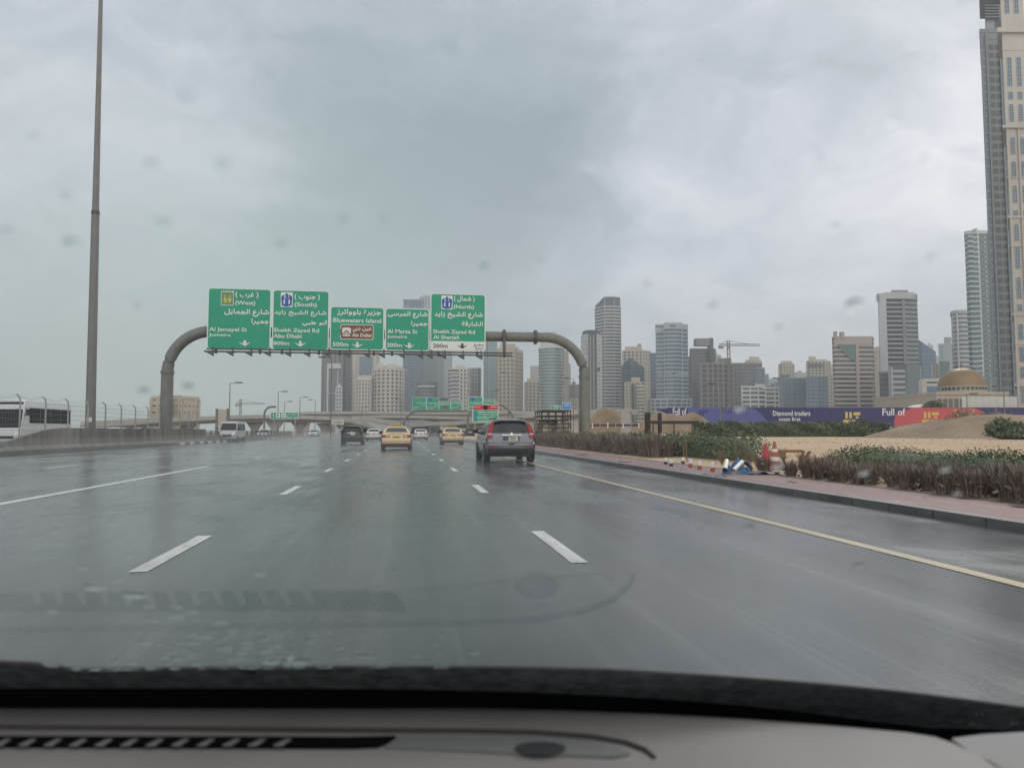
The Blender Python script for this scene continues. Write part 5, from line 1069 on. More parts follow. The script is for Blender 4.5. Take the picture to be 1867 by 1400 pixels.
def tower(label, pts, D, top, gm, wm, fh=3.2, bh=1.1, ps=None, pw=.7, bp=.3, pp=None, crown=(), name='tower', back=None, tops=None, cap=None, capm=None, mast=None, skip=(), z0=0, extra=None, group=None, bands=True):
    P = [col(px, D+dd).to_2d() for px, dd in pts]; wpx = pts[-1][0]-pts[0][0]; B = back or wpx/1370*D*.75+2; mx = max(q for _, q in pts)
    P += [col(pts[-1][0], D+mx+B).to_2d(), col(pts[0][0], D+mx+B).to_2d()]
    i0 = min(range(len(pts)), key=lambda i: pts[i][1]); zt = hz(pts[i0][0], top, D+pts[i0][1])
    c0 = P[0]*0
    for q in P: c0 = c0+q/len(P)
    th = thing(name, label, 'tower' if zt > 45 else 'building', (c0.x, c0.y, z0), 0, group); L = [q-c0 for q in P]
    zz = zt
    if tops: zz = [hz(px, py, D+dd) for (px, dd), py in zip(pts, tops)]; zz += [zz[-1], zz[0]]; zt = min(zz)
    MB().prism([tuple(q) for q in L], 0, zz).build('glazing', gm, th)
    if pp is None: pp = bp+.06
    n = max(1, int(round((zt-4)/fh))); f = (zt-4)/n; m = MB(); po = [tuple(q) for q in offs(L, bp)]
    m.prism(po, 0, 3.6)
    if bands:
        for k in range(n):
            if k in skip: continue
            m.prism(po, 4+k*f, 4+k*f+bh)
    if not tops: m.prism([tuple(q) for q in offs(L, bp+.12)], zt-.4, zt+1.0)
    m.build('floor_band', wm, th)
    if ps:
        m = MB(); ne = len(pts)-1
        psl = ps if isinstance(ps, (list, tuple)) else [ps]*ne
        for i in range(-1, ne+1):
            if i == -1: a, b, s_ = L[-1], L[0], (psl[0] or 0)
            elif i == ne: a, b, s_ = L[ne], L[ne+1], (psl[-1] or 0)
            else: a, b, s_ = L[i], L[i+1], psl[i]
            if not s_: continue
            d = b-a; u = d.normalized(); nn = Vector((u.y, -u.x)); q = max(1, round(d.length/s_))
            for k in range(q+1):
                c = a+d*(k/q); m.obox((c.x, c.y, zt/2), (u.x*pw/2, u.y*pw/2, 0), (nn.x*pp, nn.y*pp, 0), (0, 0, zt/2-.02))
        m.build('pier', wm, th)
    if cap: m = MB(); m.prism([tuple(q) for q in offs(L, cap[1] if isinstance(cap, tuple) else .5)], zt+1.0, zt+1.0+(cap[0] if isinstance(cap, tuple) else cap)); m.build('parapet', capm or wm, th)
    for x0, x1, py, da, db, cm_ in crown:
        q = [col(x0, D+da).to_2d()-c0, col(x1, D+da).to_2d()-c0, col(x1, D+db).to_2d()-c0, col(x0, D+db).to_2d()-c0]
        m = MB(); m.prism([tuple(w) for w in q], zt-1, hz((x0+x1)/2, py, D+da)); m.build('crown', cm_, th)
    if mast: m = MB(); x = col(mast[0], D+8).to_2d()-c0; m.tube([(x.x, x.y, zt), (x.x, x.y, hz(mast[0], mast[1], D+8))], .35, 6); m.build('mast', M_GALV, th)
    if extra: extra(th, L, zt, c0)
    return th
def panel(th, c0, D, x0, x1, y0, y1, d0, mt, nm, thick=.5):    # a slab on the front of a tower, by its outline
    a, b = col(x0, D+d0).to_2d()-c0, col(x1, D+d0).to_2d()-c0; u = (b-a).normalized(); nn = Vector((u.y, -u.x))
    m = MB(); m.prism([tuple(a), tuple(b), tuple(b+nn*thick), tuple(a+nn*thick)], max(0, hz(x0, y1, D+d0)), hz(x0, y0, D+d0)); return m.build(nm, mt, th)
APT = 'residential_tower'; OFF = 'office_tower'
# left of the gantry signs
tower('sand coloured mid rise apartment block behind the left gantry leg', [(275, 4), (298, 0), (312, 6), (332, 0), (361, 12)], 330, 726, GD, WC, 3.3, 2.1, 3.4, 2.0, .25, crown=((287, 300, 719, 2, 12, WC), (312, 330, 721, 6, 16, WT)), name='apartment_block')
tower('taupe striped tower at the left end of the skyline', [(586, 4), (597, 0), (622, 0), (631, 4)], 900, 600, GD, WT, 3.4, .5, 5, 2.2, .4, name=APT)
def ex(th, L, zt, c0): panel(th, c0, 850, 594.5, 620, 663, 672, -.6, WW, 'white_crown', 1.2); panel(th, c0, 850, 594.5, 598, 672, 752, -.6, WW, 'white_pier', .8); panel(th, c0, 850, 614, 615.5, 676, 715, -.6, WW, 'white_pier', .8); panel(th, c0, 850, 598, 613, 716, 717.5, -.6, WW, 'white_band', .8)
tower('dark glass tower with white portal frame and block crown before the taupe tower', [(595, 0), (620, 0)], 850, 664, GG, WM, 3.4, .5, None, extra=ex, name=OFF)
tower('slim white gridded block at the foot of the dark portal tower', [(612, 2), (622, 0)], 800, 706, GG, WW, 4, 1.5, 3.6, 1.3, name=APT, crown=((614, 620, 700, 2, 6, WW),))
tower('narrow slate blue slab tower between white grid towers', [(620, 0), (630, 0)], 930, 640, GB, WB, 3.5, .8, 3, .4, name=OFF)
tower('white gridded tower left of the cream twin', [(629, 3), (634, 0), (644, 1)], 910, 620, GG, WL, 4.2, 1.0, 4.0, .9, name=APT)
def ex(th, L, zt, c0): panel(th, c0, 880, 654, 677, 650, 682, -.8, GB, 'glass_bay', .9); [panel(th, c0, 880, 654, 677, 653+4*k, 654+4*k, -1.75, WL, 'bay_band', .2) for k in range(8)]
tower('tall plain cream tower with a blue glass bay, top hidden by the signs', [(643, 2), (646, 0), (682, 0), (688, 3)], 880, 600, GD, WI, 3.3, 3.0, 6, 4, .3, extra=ex, name=APT)
tower('cream tower with vertical window strips in front of the glass bay tower', arc(645, 677, 9), 800, 692, GD, WI, 4.0, 1.5, 4.2, 1.8, .3, pp=.5, crown=((650, 676, 685, 3, 14, WI), (652, 660, 683, 4, 9, WT)), name=APT)
tower('broad curved cream apartment tower with rows of small dark windows and a frilled crown', arc(677, 736, 22, 11), 800, 674, GD, WI, 4.2, 1.7, 4.8, 2.1, .3, pp=.5, cap=(1.8, .6), crown=((683, 733, 667, 8, 30, WI), (686, 698, 662.5, 6, 14, WI), (704, 722, 663.5, 4, 12, WI)), name=APT)
def ex(th, L, zt, c0):
    rd = random.Random(4); m = MB(); a, b = L[0], L[1]; u = (b-a).normalized(); nn = Vector((u.y, -u.x)); w = (b-a).length
    for k in range(90):
        x, z = rd.uniform(.02, .9)*w, rd.uniform(8, zt-3); q = a+u*x+nn*.42; h, l = rd.choice(((3.4, .35), (.35, 3.0), (3.4, .35))); m.obox((q.x, q.y, z), (u.x*l/2, u.y*l/2, 0), (nn.x*.12, nn.y*.12, 0), (0, 0, h/2))
    m.build('offset_fin', WL, th)
tower('tall slate blue glass tower with a broken white grid, rising behind the signs', [(734, 0), (767, 3), (771, 14)], 900, 547, GB, WB, 3.6, .45, 4.5, .35, .25, name=OFF, extra=ex)
tower('tall pale glass tower with fine mullions just left of the EXIT sign', [(764, 8), (772, 0), (811, 0), (823, 4)], 1000, 541, GL, WL, 3.6, .4, 4.2, .8, .2, pp=.6, name=OFF, crown=((770, 800, 537, 4, 20, WI),))
tower('white edge tower right of the pale mullioned tower', [(810, 0), (823, 2)], 960, 600, GL, WW, 3.4, 1.6, 3.6, 1.4, name=APT)
def ex(th, L, zt, c0): panel(th, c0, 780, 761, 792, 703, 705.5, -1, WW, 'roof_slab', 1.8)
tower('low dark glass office block with curved white floor slabs', arc(761, 796, 9), 780, 697, GG, WM, 4.2, 1.0, None, bp=1.0, name=OFF, extra=ex)
tower('grey stepped block between the low office and the balcony tower', [(794, 2), (806, 0), (818, 3)], 820, 727, GD, WM, 3.2, 1.2, 3.2, 1.0, name=APT)
def ex(th, L, zt, c0):
    for k in range(12): panel(th, c0, 780, 820, 838, 683+7.1*k, 685.6+7.1*k, -1.9, WW, 'balcony', 1.6)
tower('white apartment tower with stacked balconies and a box on its roof', [(817, 0), (838, 0), (850, 1), (856, 9)], 780, 673, GD, WI, 4, 1.4, [None, 4, 4], 1.8, .3, crown=((830, 848, 665.5, 3, 14, WI),), name=APT, extra=ex)
tower('grey concave tower right of the balcony tower', [(851, 6), (860, 2), (870, 0), (876, 4)], 830, 672, GD, WG, 4, 1.3, 4.2, 1.5, name=APT)
tower('slender teal glass tower left of the cream corner tower', [(882, 4), (891, 0), (906, 2)], 950, 613, GT, WL, 3.5, .35, [4.4, 9], .8, .2, name=OFF)
tower('cream corner tower with square windows and a shaded side, right of the signs', [(905, 12), (909, 0), (937, -2), (953, 20)], 800, 641, GD, WS, 4.2, 1.9, 4.2, 1.8, .3, pp=.35, cap=(2, .4), crown=((909, 946, 633, 4, 20, WS), (912, 940, 627, 7, 20, WS)), name=APT)
tower('small yellowish tower between cream corner tower and teal balcony tower', [(957, 6), (964, 0), (984, 3)], 960, 697, GD, WC, 4.2, 1.8, 4.4, 2.0, crown=((961, 982, 690, 3, 12, WC),), name=APT)
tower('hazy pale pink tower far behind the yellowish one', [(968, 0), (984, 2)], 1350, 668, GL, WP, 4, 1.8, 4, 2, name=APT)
tower('teal glass tower wrapped in wavy white balconies with a rooftop helipad', arc(985, 1027, 16, 10), 780, 634, GT, WW, 3.3, .75, None, bp=1.5, cap=(1.6, -1), crown=((986, 1018, 624, 3, 16, WW), (995, 1012, 606, 6, 14, WL)), name=APT)
tower('thin peach tower behind the teal balcony tower', [(1026, 0), (1036, 2)], 980, 640, GD, WS, 3.4, 2, 3.4, 2, name=APT)
tower('dull brown low tower left of the gantry leg', [(1036, 3), (1050, 0), (1059, 2)], 1000, 702, GD, WT, 3.4, 1.6, 3.6, 1.4, name=APT, crown=((1043, 1050, 696, 2, 9, WG),))
tower('low cream block with a palm court at its foot behind the gantry leg', [(1040, 2), (1060, 0)], 700, 729, GD, WC, 3.2, 1.7, 3.2, 1.6, name='apartment_block')
def ex(th, L, zt, c0):
    panel(th, c0, 640, 1073.5, 1088.5, 608, 775, -2.2, glassm('spine_black', (.012, .013, .016)), 'dark_spine', 1.2)
    for k in range(43):
        for x in (1076, 1082): panel(th, c0, 640, x+.3, x+2.5, 612+3.75*k, 613.8+3.75*k, -3.45, WW, 'spine_window', .15)
    panel(th, c0, 640, 1062, 1095, 671, 676, -.5, WK, 'dark_belt', 1)
tower('round tower in dark and white stripes behind the right gantry leg', arc(1062, 1097, 14, 10), 640, 611, GD, WW, 3.7, 1.7, 5, 1.8, .8, pp=.86, cap=(3.5, -.5), capm=WK, extra=ex, name=APT)
def ex(th, L, zt, c0):
    for x, w in ((1103, 1.2), (1121, .9)): panel(th, c0, 760, x, x+w, 546, 770, -1, WL, 'vertical_fin', 1.2)
tower('tallest banded tower of the middle skyline with a slanted glass top', [(1087, 14), (1103, 0), (1120, 0), (1133, 3)], 760, 552, GD, WW, 3.3, 1.15, None, bp=.7, tops=[558, 541.5, 541, 542.5], extra=ex, name=OFF)
tower('cream stepped tower behind the peaked dark glass building', [(1137, 2), (1152, 0), (1173, 0), (1187, 6)], 920, 640, GD, WC, 4.2, 1.5, 4.6, 2.0, .3, pp=.5, crown=((1141, 1172, 632, 3, 14, WC), (1164, 1171, 627, 4, 9, WT)), name=APT)
tower('cream shoulder tower right of the peaked dark glass building', [(1172, 0), (1190, 3)], 900, 661, GD, WC, 3.2, 1.4, 3.6, 1.9, .3, name=APT)
tower('peaked dark blue glass building in front of the cream stepped tower', [(1133, 8), (1151, 0), (1176, 6)], 800, 668, GB, WB, 3.5, .5, None, bp=.2, tops=[668, 652, 671], name=OFF)
def ex(th, L, zt, c0):
    panel(th, c0, 700, 1152, 1156, 700, 770, -.7, GD, 'glass_strip', .4)
    for k in range(12): panel(th, c0, 700, 1161, 1176, 703+6.2*k, 705.6+6.2*k, -1.9, WI, 'balcony', 1.7)
tower('cream balcony block with dark glass strips in front of the peaked building', [(1141, 0), (1158, 0), (1178, 0), (1184, 4)], 700, 698, GD, WC, 3.1, 1.4, [3.3, 5, 3], 1.9, .3, crown=((1152, 1168, 688, 2, 8, WC),), extra=ex, name=APT)
tower('grey blue side wing left of the twin bay blue tower', [(1187, 2), (1200, 0)], 800, 645, GB, WB, 3.5, .9, 6, .5, name=OFF)
def ex(th, L, zt, c0):
    for x in (1212, 1245): panel(th, c0, 720, x, x+1.2, 592, 725, -1.6, WL, 'white_edge', 1.0)
    panel(th, c0, 720, 1198, 1213, 597, 606, 2.5, WL, 'top_band', .8); panel(th, c0, 720, 1213, 1246, 588, 600, -1.2, WL, 'top_band', .8); panel(th, c0, 720, 1246, 1256, 591, 601, 2.5, WL, 'top_band', .8)
    panel(th, c0, 720, 1199, 1213, 681, 689, 2.4, WG, 'plant_floor', 1); panel(th, c0, 720, 1213, 1256, 679, 688, -1.2, WG, 'plant_floor', 1)
tower('broad blue glass office tower with a grey belt two thirds down', [(1198, 4), (1213, 3), (1214, 0), (1229, -3), (1245, 0), (1246, 3), (1256, 4)], 720, 591, GB, WW, 3.8, .9, None, bp=.35, extra=ex, name=OFF)
tower('wide low podium of the blue glass office tower', arc(1186, 1262, 12), 690, 728, GB, WW, 3.8, .9, 6, .6, name='podium')
def ex(th, L, zt, c0): panel(th, c0, 760, 1267, 1292, 619, 632, 2, WT, 'roof_block', 10); panel(th, c0, 760, 1292, 1299, 618, 660, 2, WK, 'roof_fin', 9)
tower('dark glass tower with a brown roof block left of the unfinished tower', [(1260, 4), (1263, 0), (1300, 0), (1307, 4)], 760, 637, GD, WM, 3.4, .7, 6, .7, bp=.25, extra=ex, name=OFF)
tower('narrow beige tower left of the dark brown topped tower', [(1257, 3), (1266, 0)], 800, 651, GD, WT, 3.2, 1.3, 3, 1.4, name=APT)
tower('unfinished concrete tower frame with bare floors below the tower crane', [(1280, 3), (1292, 0), (1320, 0), (1338, 4)], 640, 664, WK, WT, 4.2, .9, 4.8, 1.0, .8, crown=((1310, 1336, 653, 3, 14, WT), (1276, 1312, 664, 3, 16, WM)), name='unfinished_tower')
tower('grey glass block right of the unfinished concrete tower', [(1337, 0), (1362, 3), (1380, 6)], 700, 664, GG, WM, 3.5, .9, 5, .7, name=OFF, crown=((1338, 1392, 661.5, 4, 18, WM),))
tower('far cream tower top above the grey glass block', [(1362, 3), (1372, 0), (1390, 2)], 1050, 657, GD, WC, 3.3, 1.5, 4, 2, name=APT, crown=((1368, 1387, 650, 3, 10, WC),))
tower('blue grey tower right of the unfinished one with a pale top', [(1366, 2), (1378, 0), (1396, 1)], 760, 672, GB, WG, 3.5, .6, 5, .6, name=OFF)
tower('low white banded block behind the hoarding, left one', [(1354, 0), (1384, 0), (1397, 3)], 560, 706, GD, WW, 3.3, 1.5, 6, .8, .4, name='apartment_block', crown=((1378, 1396, 700, 1, 8, WW),))
tower('low white banded block with a dark roof behind the hoarding, right one', [(1397, 0), (1414, 0), (1421, 3)], 580, 708, GD, WW, 3.3, 1.5, 7, .7, .4, name='apartment_block', crown=((1400, 1412, 704, 1, 8, WK),))
tower('thin grey tower far behind the right white block', [(1396, 0), (1403, 2)], 1100, 683, GG, WG, 3.5, 1, 4, 1, name=OFF)
tower('cream crowned tower left of the slate blue blocks', [(1423, 4), (1430, 0), (1446, 0), (1450, 3)], 960, 664, GD, WC, 3.3, 1.5, 3.8, 2, name=APT, crown=((1426, 1447, 658, 3, 12, WC),))
tower('blue glass slab below the cream crowned tower', [(1420, 2), (1432, 0), (1450, 1)], 780, 690, GB, WB, 3.6, .5, 4, .4, name=OFF, crown=((1424, 1442, 683, 2, 8, GD),))
tower('dark slate slab with plain face right of the blue glass slab', [(1448, 0), (1473, 0), (1480, 3)], 720, 690, GG, WB, 3.5, .5, 5, .3, .2, name=OFF)
def ex(th, L, zt, c0): panel(th, c0, 900, 1477, 1502, 663, 669, -1.2, WK, 'sign_band', .8)
tower('cream topped tower with a dark band near its crown', [(1474, 4), (1481, 0), (1508, 0), (1517, 4)], 900, 659, GD, WC, 3.3, 1.3, 4, 1.6, name=APT, crown=((1477, 1491, 650, 3, 14, WC), (1492, 1510, 655, 3, 14, WC)), extra=ex)
tower('blue grey office block in front of the cream topped tower', [(1472, 0), (1494, 0), (1511, 2)], 700, 688, GB, WB, 3.5, .9, 3.4, .5, name=OFF)
tower('small cream block squeezed between blue block and pink tower', [(1509, 0), (1526, 2)], 740, 684, GD, WC, 3.2, 1.6, 3.2, 1.6, name=APT)
def ex(th, L, zt, c0):
    D = 520; d0 = -.55; a = lambda px: col(px, D+d0).to_2d()-c0; m = MB()
    A, B_, C = a(1530), a(1563), a(1563); m.add([(A.x, A.y, hz(1530, 629, D)), (a(1563).x, a(1563).y, hz(1563, 628, D)), (C.x, C.y, hz(1563, 661, D)), (a(1547).x, a(1547).y, hz(1547, 650, D))], [(3, 2, 1, 0)])
    nn = -HF.to_2d(); m.v = [(v[0]+nn.x*.75, v[1]+nn.y*.75, v[2]) for v in m.v]; m.add([(v[0]-nn.x*.7, v[1]-nn.y*.7, v[2]) for v in m.v], [(0, 1, 2, 3)]); m.build('glass_triangle', GN, th)
    panel(th, c0, D, 1524, 1528, 605, 618, 1, WP, 'chimney', 3); panel(th, c0, D, 1535, 1541, 606, 618, 1, WP, 'chimney', 3); panel(th, c0, D, 1525, 1594, 614.5, 628, -.6, WP, 'top_wall', .7); panel(th, c0, D, 1564, 1569, 628, 745, -.6, WP, 'stair_pier', .9)
tower('pink stone tower with deep horizontal bands and a triangular glass inset', [(1524, 3), (1526, 0), (1592, 0), (1595, 3)], 520, 616, GD, WP, 3.1, 1.55, None, bp=.9, crown=((1548, 1568, 613.5, 3, 12, WP),), extra=ex, name='banded_tower')
tower('peach tower right behind the pink banded tower', [(1593, 3), (1600, 0), (1614, 2)], 820, 637, GD, WS, 3.3, 1.6, 3.6, 2, name=APT, crown=((1599, 1611, 632, 2, 8, WS),))
def ex(th, L, zt, c0):
    panel(th, c0, 560, 1608, 1622, 535, 745, -1.2, WW, 'white_wall', 1.0); panel(th, c0, 560, 1652, 1657, 546, 745, -.8, WG, 'glass_recess', .3); panel(th, c0, 560, 1620, 1673, 533, 545, -1, WW, 'top_frame', .9); panel(th, c0, 560, 1674, 1677, 536, 546, -1, WW, 'top_frame', .9)
    for k in range(4): panel(th, c0, 560, 1603.5, 1608.5, 538+3.4*k, 539.2+3.4*k, -1, WL, 'roof_louvre', 3)
tower('tall white and grey tower with a framed top, right of the pink tower', [(1609, 2), (1622, 0), (1654, 0), (1656, 0), (1679, 3)], 560, 537, GD, WL, 3.4, 1.25, None, bp=.5, crown=((1633, 1664, 529, 4, 14, WG),), extra=ex, name=APT)
tower('dark low wing left of the grey ribbed block', [(1606, 2), (1626, 0)], 500, 680, GG, WM, 3.4, .7, None, bp=.2, name=OFF)
def ex(th, L, zt, c0): panel(th, c0, 480, 1656, 1681, 665, 752, -.4, GG, 'dark_wall', .4)
tower('grey ribbed block with a dark right half at the foot of the framed tower', [(1625, 2), (1629, 0), (1655, 0), (1681, 0)], 480, 664, GD, WL, 3.4, 1.5, [4, 12, 30], 1.2, .3, extra=ex, name=OFF, tops=[669, 665, 664.5, 664.5])
tower('dark glass building with a sloping roof right of the framed tower', [(1679, 3), (1686, 0), (1711, 3)], 700, 632, GB, WB, 3.6, .4, None, bp=.2, tops=[618, 623, 641], name=OFF)
def ex(th, L, zt, c0): panel(th, c0, 430, 1691, 1713, 704, 716, -.5, GB, 'glass_front', .45)
tower('low cream stone building with a glass front left of the bronze dome', [(1682, 2), (1688, 0), (1716, 0), (1720, 2)], 430, 694, GD, WI, 4.5, 2.6, 6, 2.4, .3, extra=ex, name='stone_building')
tower('slim cream tower edge above the low stone building', [(1704, 0), (1714, 2)], 640, 664, GD, WI, 3.2, 1.6, 3, 1.8, name=APT)
tower('pale stepped tower left of the round white tower', [(1717, 3), (1726, 0), (1742, 2)], 820, 628, GL, WL, 3.4, .9, 4, .8, name=OFF, crown=((1727, 1741, 615, 3, 12, WG), (1717, 1727, 632, 2, 9, WG)))
tower('small green glass block beside the bronze dome', [(1717, 1), (1735, 0)], 600, 661, GN, GN, 3.4, .4, None, bp=.15, name=OFF)
tower('round white banded tower with a flat disc roof', arc(1743, 1782, 13, 10), 600, 570, GG, WW, 3.6, 1.5, None, bp=.5, cap=(1.2, 1.2), extra=lambda th, L, zt, c0: panel(th, c0, 600, 1751, 1753, 572, 745, -.5, WW, 'white_fin', 1.2), name=APT)
G9 = 'hazy towers far behind the hoarding'
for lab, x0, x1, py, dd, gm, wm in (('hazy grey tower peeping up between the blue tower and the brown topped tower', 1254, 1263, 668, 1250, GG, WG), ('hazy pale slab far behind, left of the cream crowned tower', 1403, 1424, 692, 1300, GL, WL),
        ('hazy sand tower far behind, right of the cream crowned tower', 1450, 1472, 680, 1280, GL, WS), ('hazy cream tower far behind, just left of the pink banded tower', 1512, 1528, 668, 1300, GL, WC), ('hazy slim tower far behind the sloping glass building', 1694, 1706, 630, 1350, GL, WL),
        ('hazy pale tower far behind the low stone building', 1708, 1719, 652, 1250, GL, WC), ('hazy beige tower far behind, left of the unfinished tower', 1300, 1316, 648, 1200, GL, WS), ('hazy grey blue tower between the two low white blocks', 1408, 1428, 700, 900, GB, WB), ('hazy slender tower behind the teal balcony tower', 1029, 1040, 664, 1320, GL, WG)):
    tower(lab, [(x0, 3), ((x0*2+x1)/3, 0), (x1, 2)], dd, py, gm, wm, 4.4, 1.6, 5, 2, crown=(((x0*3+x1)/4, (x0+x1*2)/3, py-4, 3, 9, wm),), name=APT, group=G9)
# the three near towers at the right edge, windows one by one
WMESH = {}
def windows(th, c0, D, dd, x0, x1, z_list, cols, gm, fm, w_out=.12, arched=False):
    A, B = col(x0, D+dd[0]).to_2d()-c0, col(x1, D+dd[1]).to_2d()-c0; u = (B-A); w = u.length; u.normalize(); nn = Vector((u.y, -u.x)); ang = math.atan2(u.y, u.x)
    for z, h in z_list:
        for f0, f1 in cols:
            ww = (f1-f0)*w; key = (round(ww, 2), round(h, 2), gm.name, fm.name, arched)
            if key not in WMESH:
                fr = MB(); t_ = .11; n = 8
                out = [(-ww/2, 0), (ww/2, 0)]+([(ww/2*math.cos(math.pi*k/n), h-ww/2+ww/2*math.sin(math.pi*k/n)) for k in range(n+1)] if arched else [(ww/2, h), (-ww/2, h)])
                cx, cz = 0, h/2; inn = [(x*(1-2*t_/ww), cz+(zz-cz)*(1-2*t_/h)) for x, zz in out]; q = len(out)
                fr.add([(x, -w_out, zz) for x, zz in out]+[(x, -w_out, zz) for x, zz in inn]+[(x, .02, zz) for x, zz in out], [(i, (i+1) % q, q+(i+1) % q, q+i) for i in range(q)]+[(2*q+i, 2*q+(i+1) % q, (i+1) % q, i) for i in range(q)])
                fr.box(-.045, .045, -w_out+.02, -w_out+.05, t_, h-t_*2); fr.box(-ww/2+t_, ww/2-t_, -w_out+.015, -w_out+.045, h*.55, h*.55+.09)
                if h > 6: [fr.box(-ww/2+t_, ww/2-t_, -w_out+.015, -w_out+.045, h*k/7, h*k/7+.09) for k in (1, 2, 3, 5, 6)]
                gl = MB(); gl.add([(x, -w_out+.06, zz) for x, zz in inn], [tuple(range(q))]); of = fr.build('window', fm, th, loc=(0, 0, 0)); og = gl.build('pane', gm, of, loc=(0, 0, 0)); WMESH[key] = (of.data, og.data); bpy.data.objects.remove(og); bpy.data.objects.remove(of)
            f, g = WMESH[key]; c = A+u*((f0+f1)/2*w)
            o = bpy.data.objects.new('window', f); COL.objects.link(o); o.parent = th; o.location = (c.x, c.y, z); o.rotation_euler = (0, 0, ang)
            p = bpy.data.objects.new('pane', g); COL.objects.link(p); p.parent = o
def ex(th, L, zt, c0):
    D = 497
    for k in range(39): panel(th, c0, D, 1776, 1786, 430+9.1*k-(-9.1)*0, 433.6+9.1*k, .4, WL, 'balcony', 1.5) if 430+9.1*k < 742 else None
    windows(th, c0, D, (0, 0), 1797.5, 1821.5, [(4+3.3*k, 2.3) for k in range(39)], [(.06, .45), (.55, .94)], GG, WW)
    m = MB(); a, b = col(1773, D+1.5).to_2d()-c0, col(1795, D-.1).to_2d()-c0; nn = -HF.to_2d()
    panel(th, c0, D, 1785, 1788, 420, 424, 1, WW, 'roof_house', 5)
tower('tall white tower with curved balconies and window grid left of the dark grey tower', [(1772, 4), (1778, 1), (1786.5, .3), (1797, 0), (1822, 0)], 497, 425, GN, WW, 3.3, .9, [None, None, None, 10], .8, .06, pp=.09, extra=ex, name=APT, cap=(.8, .2))
def ex(th, L, zt, c0):
    D = 288
    zl = [(5.2+3.32*k, 2.05) for k in range(45)]
    windows(th, c0, D, (-.05, -.05), 1816.91, 1857, zl[:45], [(.36, .57), (.65, .85)], GD, WM)
    for x0, x1, nm in ((1818.28, 1823.29, 'glass_strip'), (1852.9, 1856.54, 'glass_strip')): panel(th, c0, D, x0, x1, 95, 735, -.3, GB, nm, .12)
    for k in range(38): panel(th, c0, D, 1818.1, 1823.47, 0, 0, 0, WG, 'x', .1) if False else None
    m = MB(); a, b = col(1818, D-.4).to_2d()-c0, col(1823.47, D-.4).to_2d()-c0; u = (b-a).normalized(); nn = Vector((u.y, -u.x))
    for z, h in zl[:45]: m.prism([tuple(a), tuple(b), tuple(b+nn*.22), tuple(a+nn*.22)], z-.9, z-.3)
    m.build('strip_band', WG, th)
    for x in (1816, 1825.11, 1850.62): panel(th, c0, D, x, x+1.6, 62, 745, -.3, WG, 'corner_pier', .5)
    # stepped head with louvres and a flat roof slab
    q = lambda x, dd: col(x, D+dd).to_2d()-c0
    for x0, x1, ya, yb, nm, mt in ((1826.02, 1858.82, 60, 36, 'upper_block', WG), (1844.24, 1860.64, 40, -60, 'head_block', GG)):
        m = MB(); m.prism([tuple(q(x0, .5)), tuple(q(x1, .5)), tuple(q(x1, 9)), tuple(q(x0, 9))], hz(x0, ya+12, D), hz(x0, yb, D)); m.build(nm, mt, th)
    for k in range(5): m = MB(); z = hz(1824.2, 35-5.2*k, D); m.prism([tuple(q(1826.93+1.2*k*0, -1.2)), tuple(q(1853.36, -1.2)), tuple(q(1853.36, 8)), tuple(q(1826.93, 8))], z, z+.45); m.build('louvre', WM, th)
    m = MB(); z = hz(1815.09, 5, D); m.prism([tuple(q(1816.91, -5)), tuple(q(1860.64, -3)), tuple(q(1860.64, 12)), tuple(q(1816.91, 12))], z, z+.9); m.build('roof_slab', WM, th)
    windows(th, c0, D, (.42, .42), 1826.02, 1858.82, [(hz(1833.31, 75, D), 5.2)], [(.12, .36), (.46, .68)], GB, WG)
tower('tall dark grey tower with paired windows and a louvred stepped head at the right edge', [(1816, .6), (1816.91, 0), (1857, 0)], 288, 58, WMG, WMG, 3.32, .35, None, bp=.1, extra=ex, name=APT, back=26)
def ex(th, L, zt, c0):
    D = 250; Z = lambda py: hz(1868, py, D)
    spec = [(735, 700, 0), (690, 668, 1), (660, 632, 0), (620, 590, 1), (568, 555, 0), (545, 505, 1), (490, 450, 0), (440, 408, 1), (395, 384, 0), (370, 338, 1), (325, 294, 1), (282, 250, 1), (222, 190, 1), (182, 168, 0), (158, 105, 0), (25, -30, 0)]
    for yb, yt, ar in spec: windows(th, c0, D, (-.1, -.1), 1858, 1898, [(Z(yb), Z(yt)-Z(yb))], [(.16, .38)], GB, WV, arched=bool(ar)); windows(th, c0, D, (-.1, -.1), 1858, 1898, [(Z(yb), Z(yt)-Z(yb))], [(.60, .82)], GB, WV, arched=bool(ar))
    P = [q.to_2d() for q in (col(1857, D), col(1900, D), col(1900, D+16), col(1857, D+16))]
    for py, e, h in ((704, .5, .7), (575, .45, .6), (398, .5, .7), (235, .9, .8), (62, 1.2, 1.6), (450, .3, .35), (628, .3, .35), (325, .3, .35)):
        m = MB(); m.prism([tuple(q-c0) for q in offs(P, e)], Z(py), Z(py)+h); m.build('cornice', WV, th)
    for x in (1857, 1878): panel(th, c0, D, x, x+2.4, 236, 745, -.15, WV, 'pilaster', .45)
tower('cream stone tower with tall arched windows, cut by the right edge of view', [(1857, 0), (1900, 0)], 250, -70, WV, WV, 30, .5, None, bp=.12, extra=ex, name=APT, back=16)
